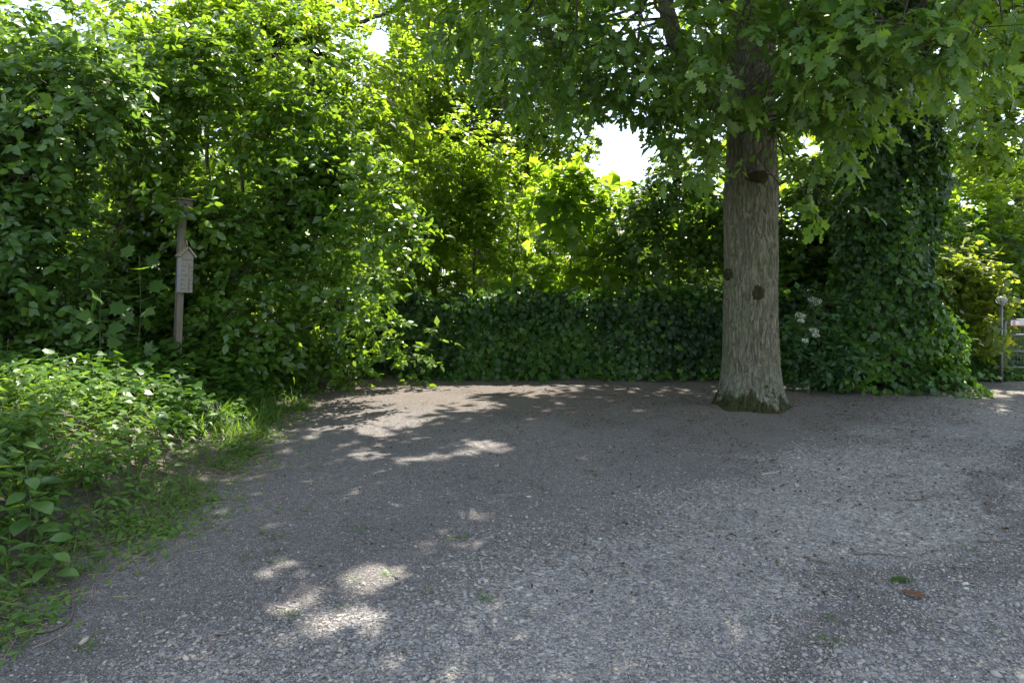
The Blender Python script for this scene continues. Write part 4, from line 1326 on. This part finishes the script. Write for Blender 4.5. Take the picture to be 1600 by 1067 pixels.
def broad_plant(name, label, cat, x, y, h, nlv, size, tmpl, matkey, group=None, opposite=False, spread=1.0, lean=(0, 0)):
    base = np.array([x, y, gz(x, y) - .01])
    root = thing(name, label, cat, base, group)
    top = np.array([lean[0], lean[1], h])
    pts = curve_pts([(0, 0, 0), top * .5 + np.array([rng.normal(0, .02), rng.normal(0, .02), 0]), top], 5)
    MB().tube(pts, np.linspace(.0045, .0025, len(pts)), 5).build('stem', M_GSTEM, root, True)
    sm = single_mesh(tmpl, matkey)
    for k in range(nlv):
        t = .25 + .75 * (k // 2 * 2 if opposite else k) / max(nlv - 1, 1)
        an = (k // 2 * 1.57 + (k % 2) * 3.14 + .3 * rng.normal()) if opposite else (k * 2.4 + rng.normal(0, .3))
        c = np.array([np.interp(t, np.linspace(0, 1, len(pts)), pts[:, i]) for i in range(3)])
        s = size * rng.uniform(.75, 1.15) * (1.1 - .45 * t if opposite else 1)
        ax = unit(np.array([math.cos(an), math.sin(an), rng.uniform(-.15, .35)]))
        off = ax * s * .25 * spread
        nor = (np.array([.15, -.9, .6]) if tmpl == 'maple' else np.array([0, -.15, 1.0])) + rng.normal(0, .25, 3)
        xx = unit(np.cross(ax, nor))
        zz = np.cross(xx, ax)
        M = np.eye(4)
        M[:3, 0], M[:3, 1], M[:3, 2], M[:3, 3] = xx * s, ax * s, zz * s, c + off
        MB().tube([c, c + off * 1.05], .0018, 4).build('leaf_stalk', M_GSTEM, root)
        l = obj('leaf', sm, root)
        l.matrix_basis = Matrix(M.tolist())
    return root
# broad-leaved seedlings in the near left corner and the maple seedling by the shrub
broad_plant('broad_leaf_plant', 'plant with large round dark leaves in the near left corner of the bank', 'plant', -2.58, 3.62, .46, 13, .15, 'ovate_hi', 'edge')
broad_plant('broad_leaf_plant', 'smaller round-leaved plant low at the gravel edge in front of the large one', 'plant', -2.30, 3.35, .22, 9, .11, 'ovate_hi', 'edge')
broad_plant('broad_leaf_plant', 'round-leaved plant at the very left edge of the picture', 'plant', -2.95, 3.75, .38, 11, .13, 'ovate_hi', 'edge')
broad_plant('maple_seedling', 'maple seedling with big lobed leaves in front of the left shrub', 'plant', -4.15, 6.9, .95, 12, .17, 'maple', 'oak', lean=(.05, -.1), spread=1.8)
broad_plant('maple_seedling', 'taller maple seedling left of the thermometer post', 'plant', -4.05, 7.3, 1.35, 13, .17, 'maple', 'oak', lean=(.12, -.1), spread=1.8)
# nettles standing above the ground cover
for k in range(26):
    y = rng.uniform(3.2, 7.0)
    x = -2.75 - rng.random() ** .8 * (.5 + .36 * y) * .9
    broad_plant('nettle', 'upright nettle with pointed toothed leaves in the ground cover', 'nettle', x, y, rng.uniform(.34, .54), 16, .10, 'lance', 'cover', 'nettles on the bank', True)

# ------------------------------------------------------------------ grass tufts, twigs and fallen bits on the yard
tufts = []
for q in range(4):
    n = 34
    an = rng.uniform(0, 6.28, n)
    p = np.column_stack([np.cos(an), np.sin(an), 0 * an]) * (rng.random(n) * .035)[:, None]
    L = leaf_arrays(p, np.column_stack([np.cos(an) * .7, np.sin(an) * .7, rng.uniform(.4, 1.3, n)]), np.column_stack([-np.cos(an), -np.sin(an), np.full(n, .6)]), rng.uniform(.03, .075, n))
    me = foliage_mesh('grass_tuft', 'blade', L, rng.random(n), LEAF['grass'][0])
    tufts.append(me)
spots = [(435, 843), (425, 868), (383, 877), (432, 882), (555, 908), (520, 770), (478, 800), (415, 835), (560, 828), (700, 842), (722, 840), (790, 722), (735, 875), (668, 926), (605, 893),
         (540, 950), (447, 970), (150, 995), (135, 1020), (660, 627), (430, 713), (1415, 905), (1300, 972), (1515, 860), (930, 742), (1110, 640), (1118, 645), (850, 690), (1330, 655), (1560, 735), (1400, 745),
         (1385, 990), (1290, 1010), (760, 935), (745, 922), (610, 900), (1560, 985), (1170, 980)]
for q, (px_, py_) in enumerate(spots):
    Y = 1600 / (py_ - HOR)
    x = (px_ - 800) / FPX * Y
    o = obj('grass_tuft', tufts[q % 4])
    o.location = (x, Y, gz(x, Y) - .004)
    s = rng.uniform(.5, 1.05)
    o.scale = (s, s, s * rng.uniform(.45, .8))
    o.rotation_euler = (0, 0, rng.uniform(0, 6.28))
    tag(o, 'small green grass tuft sprouting from the gravel', 'grass tuft', 'grass tufts in the yard')

def fallen(name, label, cat, px_pts, r, mat, lift=.008, forks=()):
    pts = []
    for px_, py_ in px_pts:
        Y = 1600 / (py_ - HOR)
        x = (px_ - 800) / FPX * Y
        pts.append(np.array([x, Y, gz(x, Y) + lift]))
    base = pts[0]
    c = curve_pts(pts, 6) if len(pts) > 2 else np.linspace(pts[0], pts[1], 6)
    c[:, 2] = ground_z(c[:, 0], c[:, 1]) + lift * (.7 + .6 * rng.random(len(c)))
    mb = MB().tube(c - base, np.linspace(r, r * .5, len(c)) * (1 + rng.uniform(-.15, .15, len(c))), 7)
    for t, dx, dy in forks:
        a = c[int(t * (len(c) - 1))] - base
        mb.tube([a, a + np.array([dx * .5, dy * .5, .004]), a + np.array([dx, dy, 0.0])], [r * .6, r * .5, r * .3], 5)
    o = mb.build(name, mat, None, True)
    o.location = tuple(base)
    return tag(o, label, cat)
M_STICK = plain_mat('fallen_stick', (.075, .062, .048), .85, noise=(.16, .135, .105), scale=40)
M_PALE = plain_mat('weathered_twig', (.20, .18, .15), .85, noise=(.36, .33, .28), scale=40, stretch=(1, 1, 1))
fallen('fallen_twig', 'pale bent forked twig lying in the middle of the yard', 'twig', [(753, 893), (752, 884), (750, 876), (748, 872)], .006, M_PALE, forks=((.6, .03, .03),))
fallen('fallen_twig', 'brown curved branch lying below the bank in the near left corner', 'twig', [(50, 997), (85, 990), (108, 975), (114, 955), (112, 938)], .006, M_STICK)
fallen('fallen_twig', 'thin straight twig on the earth at the foot of the left bank', 'twig', [(0, 968), (45, 970), (98, 973)], .004, M_PALE)
fallen('fallen_twig', 'long dark stick lying across the pale gravel at the right', 'twig', [(1335, 866), (1370, 866), (1420, 870)], .006, M_STICK)
fallen('fallen_twig', 'short crooked dark stick left of the long one in the gravel', 'twig', [(1264, 880), (1280, 881), (1298, 886)], .008, M_STICK, forks=((.3, -.03, .05),))
fallen('fallen_twig', 'thin twig on the gravel in front of the short crooked stick', 'twig', [(1278, 900), (1300, 899), (1320, 899)], .0035, M_STICK)
fallen('fallen_twig', 'mossy dark stick near the right edge of the gravel', 'twig', [(1528, 846), (1550, 847), (1575, 849)], .007, M_STICK)
fallen('fallen_twig', 'thin twig on the track between the oak and the long stick', 'twig', [(1418, 780), (1440, 778), (1462, 770)], .006, M_STICK)
fallen('fallen_twig', 'pale twig flat on the ground beyond the middle of the track', 'twig', [(1190, 740), (1205, 737), (1218, 734)], .010, M_PALE)
fallen('fallen_twig', 'long thin pale twig below the oak at the edge of the track', 'twig', [(1062, 764), (1080, 768), (1100, 768)], .004, M_PALE)
fallen('fallen_twig', 'slim twig lying on the gravel left of the bottom edge centre', 'twig', [(335, 1000), (375, 996), (408, 992)], .004, M_STICK)
for px_, py_, lab, mk in ((1422, 906, 'fresh green oak leaf lying on the gravel near the long stick', 'oak'), (1322, 649, 'pale green oak leaf lying right of the oak', 'cover'), (1405, 927, 'brown dead leaf lying near the green one', 'brown')):
    if mk == 'brown':
        LEAF['brown'] = leaf_mat('leaf_dead', [(.12, .06, .03), (.16, .08, .04), (.2, .1, .05)], [(.1, .05, .02), (.1, .05, .02)], .1, .7, .2)
    Y = 1600 / (py_ - HOR)
    x = (px_ - 800) / FPX * Y
    o = obj('fallen_leaf', single_mesh('oak', mk))
    o.location = (x, Y, gz(x, Y) + .012)
    o.rotation_euler = (.15, .1, rng.uniform(0, 6))
    o.scale = (.11, .11, .11)
    tag(o, lab, 'leaf')

# brown litter under the trees
def litter():
    n = 20000
    y = rng.uniform(3.2, 10.6, n)
    x = rng.uniform(-.35, .78, n) * y
    od = np.hypot(x - 2.8, y - 7.6)
    p = np.clip(.25 * sstep(5.5, 7.5, y) + .85 * np.exp(-(od / 2.6) ** 2) + sstep(8.6, 10.2, y) * .9 + .10, 0, 1) * (fbm(np.column_stack([x * 2.5, y * 2.5, 0 * x]), 3, 55) > .46)
    k = rng.random(n) < p
    x, y = x[k], y[k]
    n = len(x)
    an = rng.uniform(0, 6.28, n)
    L = leaf_arrays(np.column_stack([x, y, ground_z(x, y) + rng.uniform(.004, .012, n)]), np.column_stack([np.cos(an), np.sin(an), rng.normal(0, .1, n)]),
                    np.array([0, 0, 1.0]) + rng.normal(0, .25, (n, 3)), rng.uniform(.014, .042, n))
    m = leaf_mat('leaf_litter', [(.045, .03, .02), (.09, .06, .036), (.17, .115, .07)], [(.05, .03, .02), (.08, .05, .03)], .1, .9, .1)
    tag(obj('leaf_litter', foliage_mesh('leaf_litter', 'lance_lo', L, rng.random(n), m[0])), 'brown catkins and leaf litter strewn under the oak', 'litter', None, 'stuff')
litter()

# ================================================================== thermometer post
M_WOOD = plain_mat('weathered_post_wood', (.115, .100, .074), .85, noise=(.20, .182, .140), scale=14, stretch=(4, 4, .35), bump=.4)
M_BOARD = plain_mat('grey_thermometer_wood', (.20, .185, .155), .8, noise=(.27, .255, .215), scale=16, stretch=(3, 3, .4), bump=.2)
M_SIDE = plain_mat('pale_side', (.33, .35, .39), .6, noise=(.40, .42, .46), scale=12)  # left side coloured paler and bluer than the board
M_ROOFW = plain_mat('roof_board_wood', (.23, .195, .13), .8, noise=(.33, .29, .20), scale=14, stretch=(3, 3, 1), bump=.3)
M_PRINT = plain_mat('dark_print', (.035, .032, .03), .7)
M_SLOT = plain_mat('tube_slot', (.10, .088, .055), .6, noise=(.16, .14, .09), scale=30)
ROTP = R(50)
pb_ = P(276, 560, 8.0)
pz = gz(pb_[0], pb_[1])
pbase = np.array([pb_[0], pb_[1], pz])
post = thing('wooden_post', 'slim weathered wooden post standing in the ivy of the left bank', 'post', pbase)
post.rotation_euler = (0, R(2.0), ROTP)
post.rotation_mode = 'XYZ'
ph = P(284, 333, 8.0)[2] - pz
MB().box((0, 0, ph / 2 - .05), (.074, .074, ph + .1), bev=.006).build('shaft', M_WOOD, post)
zt = P(285, 457, 8.0)[2] - pz
MB().box((.006, -.0385, zt - .035), (.010, .006, .010), bev=.002).build('screw_head', M_PRINT, post)
# nest box on the post
frame = Matrix.Translation(Vector([float(q) for q in pbase])) @ Matrix.Rotation(ROTP, 4, 'Z') @ Matrix.Rotation(R(2.0), 4, 'Y')
post.rotation_euler = frame.to_euler()
def on_post(name, label, cat, local):
    t = thing(name, label, cat)
    t.matrix_basis = frame @ Matrix.Translation(Vector(local))
    return t
nb = on_post('nest_box', 'small wooden box on top of the post, half hidden by leaves', 'nest box', (.0, -.01, ph))
MB().box((0, 0, .075), (.17, .14, .15), bev=.005).build('box_body', M_WOOD, nb)
MB().box((0, -.01, .163), (.21, .19, .022), bev=.004).build('box_lid', M_WOOD, nb)
MB().tube([(0, -.069, .10), (0, -.0715, .10)], .016, 14).build('hole_disc', M_PRINT, nb)  # flat dark disc; its colour stands for the shade inside a hole
# the thermometer
TH, TW, TD = .42, .142, .085
th = on_post('thermometer', 'house-shaped wooden garden thermometer with gabled roof hung on the post', 'thermometer', (.022, -.037 - TD / 2, zt))
yb, yf = TD / 2, -TD / 2
g = .085
body = MB()
pro = [(-TW / 2, 0), (TW / 2, 0), (TW / 2, TH), (0, TH + g), (-TW / 2, TH)]
body.poly([(x, yf, z) for x, z in pro] + [(x, yb, z) for x, z in pro], [(0, 1, 2, 3, 4), (9, 8, 7, 6, 5)] + [(i, 5 + i, 5 + (i + 1) % 5, (i + 1) % 5) for i in range(5)])
body.build('board', M_BOARD, th)
MB().box((-TW / 2 - .002, 0.002, TH / 2 - .002), (.004, TD * .92, TH * .985), bev=.001).build('side_panel', M_SIDE, th)
MB().box((-TW / 2 - .005, .0, TH * .45), (.006, .012, .014), bev=.002).build('side_screw', M_PRINT, th)
sl = math.atan2(g, TW / 2)
for s in (-1, 1):
    ln = math.hypot(g, TW / 2) + .035
    c = Vector((s * (TW / 4 + .009), -.008, TH + g / 2 + .004))
    rot = Matrix.Rotation(s * sl, 3, 'Y')
    MB().box(c + rot @ Vector((0, 0, .010)), (ln, TD + .035, .019), rot, .003).build('roof_board', M_ROOFW, th)
MB().box((.026, yf - .0015, TH * .43), (.018, .003, TH * .76), bev=.001).build('slot', M_SLOT, th)
MB().tube([(.026, yf - .0045, TH * .08), (.026, yf - .0045, TH * .78)], .0028, 8).build('glass_tube', plain_mat('glass_tube', (.30, .29, .26), .15), th, True)
MB().tube(curve_pts([(0, yb - .012, TH + g + .022), (.012, yb - .012, TH + g + .065), (.02, yb - .008, TH + g + .11), (.03, yb - .014, TH + g + .055), (.012, yb - .016, TH + g + .022)], 6), .0035, 6).build('hanging_cord', plain_mat('cord', (.42, .33, .18), .8), th, True)
def text(body_, size, loc, parent, mat, name, rot=(R(90), 0, 0), align='LEFT', ext=.0004):
    cu = bpy.data.curves.new(name, 'FONT')
    cu.body = body_
    cu.size = size
    cu.extrude = ext
    cu.align_x = align
    cu.materials.append(mat)
    tmp = bpy.data.objects.new(name, cu)
    COL.objects.link(tmp)
    dg = bpy.context.evaluated_depsgraph_get()
    me = bpy.data.meshes.new_from_object(tmp.evaluated_get(dg))
    bpy.data.objects.remove(tmp)
    o = obj(name, me, parent)
    o.location = loc
    o.rotation_euler = rot
    return o
text('Tweevoort', .026, (.004, yf - .001, TH * .895), th, M_PRINT, 'heading', align='CENTER')
for k, w in enumerate(('warm', 'heet', 'behaagl.', 'koel', 'kil', 'bevr. v.')):
    text(w, .022, (-TW / 2 + .008, yf - .001, TH * (.72 - .127 * k)), th, M_PRINT, 'word')
for k, w in enumerate(('50', '40', '30', '20', '10', '0')):
    text(w, .021, (.056, yf - .001, TH * (.69 - .118 * k)), th, M_PRINT, 'number', align='CENTER')

# ================================================================== gate, lamp and stake at the right
M_GALV = plain_mat('galvanised_steel', (.13, .14, .15), .55, .4, noise=(.22, .23, .24), scale=25)
GY_ = 10.45
gl = (1570 - 800) / FPX * GY_
zg = lambda py: P(0, py, GY_)[2]
gate = thing('metal_gate', 'galvanised mesh gate at the right edge behind the bush', 'gate', (gl, GY_, gz(gl, GY_)))
gb = np.array(gate.location)
z0, z1 = .10, zg(500) - gb[2]
W = 1.1
MB().tube([(0, 0, -.02), (0, 0, z1)], .022, 10).build('gate_post', M_GALV, gate, True)
MB().tube([(W, 0, -.02), (W, 0, z1)], .022, 10).build('gate_post', M_GALV, gate, True)
for py_ in (500, 523.5, 549, 574):
    z = zg(py_) - gb[2]
    MB().tube([(0, -.002, z), (W, -.002, z)], .018, 10).build('rail', M_GALV, gate, True)
MB().box((W / 2, 0, zg(583) - gb[2]), (W - .03, .02, .06), bev=.004).build('kick_plate', M_GALV, gate)
wm = MB()
for k in range(1, 22):
    wm.tube([(W * k / 22, .012, .1), (W * k / 22, .012, z1)], .0022, 5)
for k in range(1, 9):
    wm.tube([(0, .015, .1 + k * .09), (W, .015, .1 + k * .09)], .0022, 5)
wm.build('wire_mesh', M_GALV, gate)
sg = thing('gate_sign', 'small white and red no-entry sign fixed to the gate top', 'sign', (gl, GY_, gb[2]))
M_WHITE = plain_mat('sign_white', (.66, .66, .66), .35, noise=(.72, .72, .72), scale=8)
M_RED = plain_mat('sign_red', (.40, .03, .035), .4)
sx0, sw, sh, szc = .07, .40, .082, zg(505) - gb[2]
MB().box((sx0 + sw / 2, -.028, szc), (sw, .006, sh), bev=.002).build('plate', M_WHITE, sg)
MB().box((sx0 + sw / 2, -.0325, szc - sh / 2 + .009), (sw - .004, .002, .014)).build('red_band', M_RED, sg)
MB().tube([(sx0 + .048, -.0312, szc + .008), (sx0 + .048, -.0335, szc + .008)], .027, 24).build('no_entry_disc', M_RED, sg)
MB().box((sx0 + .048, -.0345, szc + .008), (.042, .0015, .010)).build('no_entry_bar', M_WHITE, sg)
text('Verboden', .026, (sx0 + .17, -.0325, szc + .012), sg, M_PRINT, 'sign_text', align='CENTER')
text('toegang art.461', .017, (sx0 + .18, -.0325, szc - .012), sg, M_PRINT, 'sign_text', align='CENTER')

lx, ly = (1565 - 800) / FPX * 10.15, 10.15
lamp = thing('globe_lamp', 'small clear globe lamp on a thin grey pole beside the gate', 'lamp', (lx, ly, gz(lx, ly)))
lz = P(0, 469, ly)[2] - lamp.location[2]
MB().tube([(0, 0, -.02), (0, 0, lz - .07)], .017, 12).build('pole', M_GALV, lamp, True)
MB().tube([(0, 0, lz - .085), (0, 0, lz - .072), (0, 0, lz - .06)], [.03, .036, .03], 14).build('collar', M_GALV, lamp, True)
m, nt, out = new_mat('clear_globe')
pbn = nt.nodes.new('ShaderNodeBsdfPrincipled')
pbn.inputs['Base Color'].default_value = (.85, .88, .86, 1)
pbn.inputs['Roughness'].default_value = .06
pbn.inputs['Transmission Weight'].default_value = .75
pbn.inputs['IOR'].default_value = 1.2
nt.links.new(pbn.outputs[0], out.inputs['Surface'])
def lathe(prof, n=24):
    mb = MB()
    pts = [(r * math.cos(k / n * 6.28319), r * math.sin(k / n * 6.28319), z) for r, z in prof for k in range(n)]
    fs = [(i * n + k, i * n + (k + 1) % n, (i + 1) * n + (k + 1) % n, (i + 1) * n + k) for i in range(len(prof) - 1) for k in range(n)]
    return mb.poly(pts, fs)
RG = .074
lathe([(max(RG * math.sin(t), .001), lz - RG * .86 * math.cos(t)) for t in np.linspace(.1, 3.1416, 18)]).build('globe', m, lamp, True)
lathe([(.012, lz - .06), (.014, lz - .03), (.024, lz + .0), (.02, lz + .02), (.001, lz + .032)], 14).build('bulb', plain_mat('bulb_white', (.7, .7, .66), .3), lamp, True)
kx, ky = (1515 - 800) / FPX * 10.7, 10.7
stake = thing('garden_stake', 'thin dark green metal stake in the shade between ivy tree and bush', 'stake', (kx, ky, gz(kx, ky)))
MB().box((0, 0, .27), (.035, .035, .62), Matrix.Rotation(R(2), 3, 'Y'), .004).build('bar', plain_mat('green_paint', (.025, .07, .055), .45), stake)
MB().box((.01, 0, .585), (.045, .045, .015), Matrix.Rotation(R(2), 3, 'Y'), .004).build('cap', plain_mat('green_cap', (.03, .08, .065), .45), stake)
# ivy along the foot of the bush by the gate
n = 1500
x = rng.uniform(6.9, 8.3, n)
d = rng.random(n)
y = 10.25 + d * .5 + (fbm(np.column_stack([x * 3, 0 * x, 0 * x]), 2, 97) - .5) * .3
z = (.04 + d * .34) * rng.uniform(.7, 1.05, n)
ivc = thing('ivy_clump', 'low clump of ivy along the ground below the gate', 'ivy', (7.6, 10.5, 0))
grow(ivc, (7.6, 10.5, 0), 'ivy', 'ivy', ivy_leaves(np.column_stack([x, y, z]), unit(np.array([0, -.8, .8]) + rng.normal(0, .3, (n, 3))), .085), np.clip(rng.normal(.6, .2, n), 0, 1), 80, 'ivy', carve=False, cell=14)
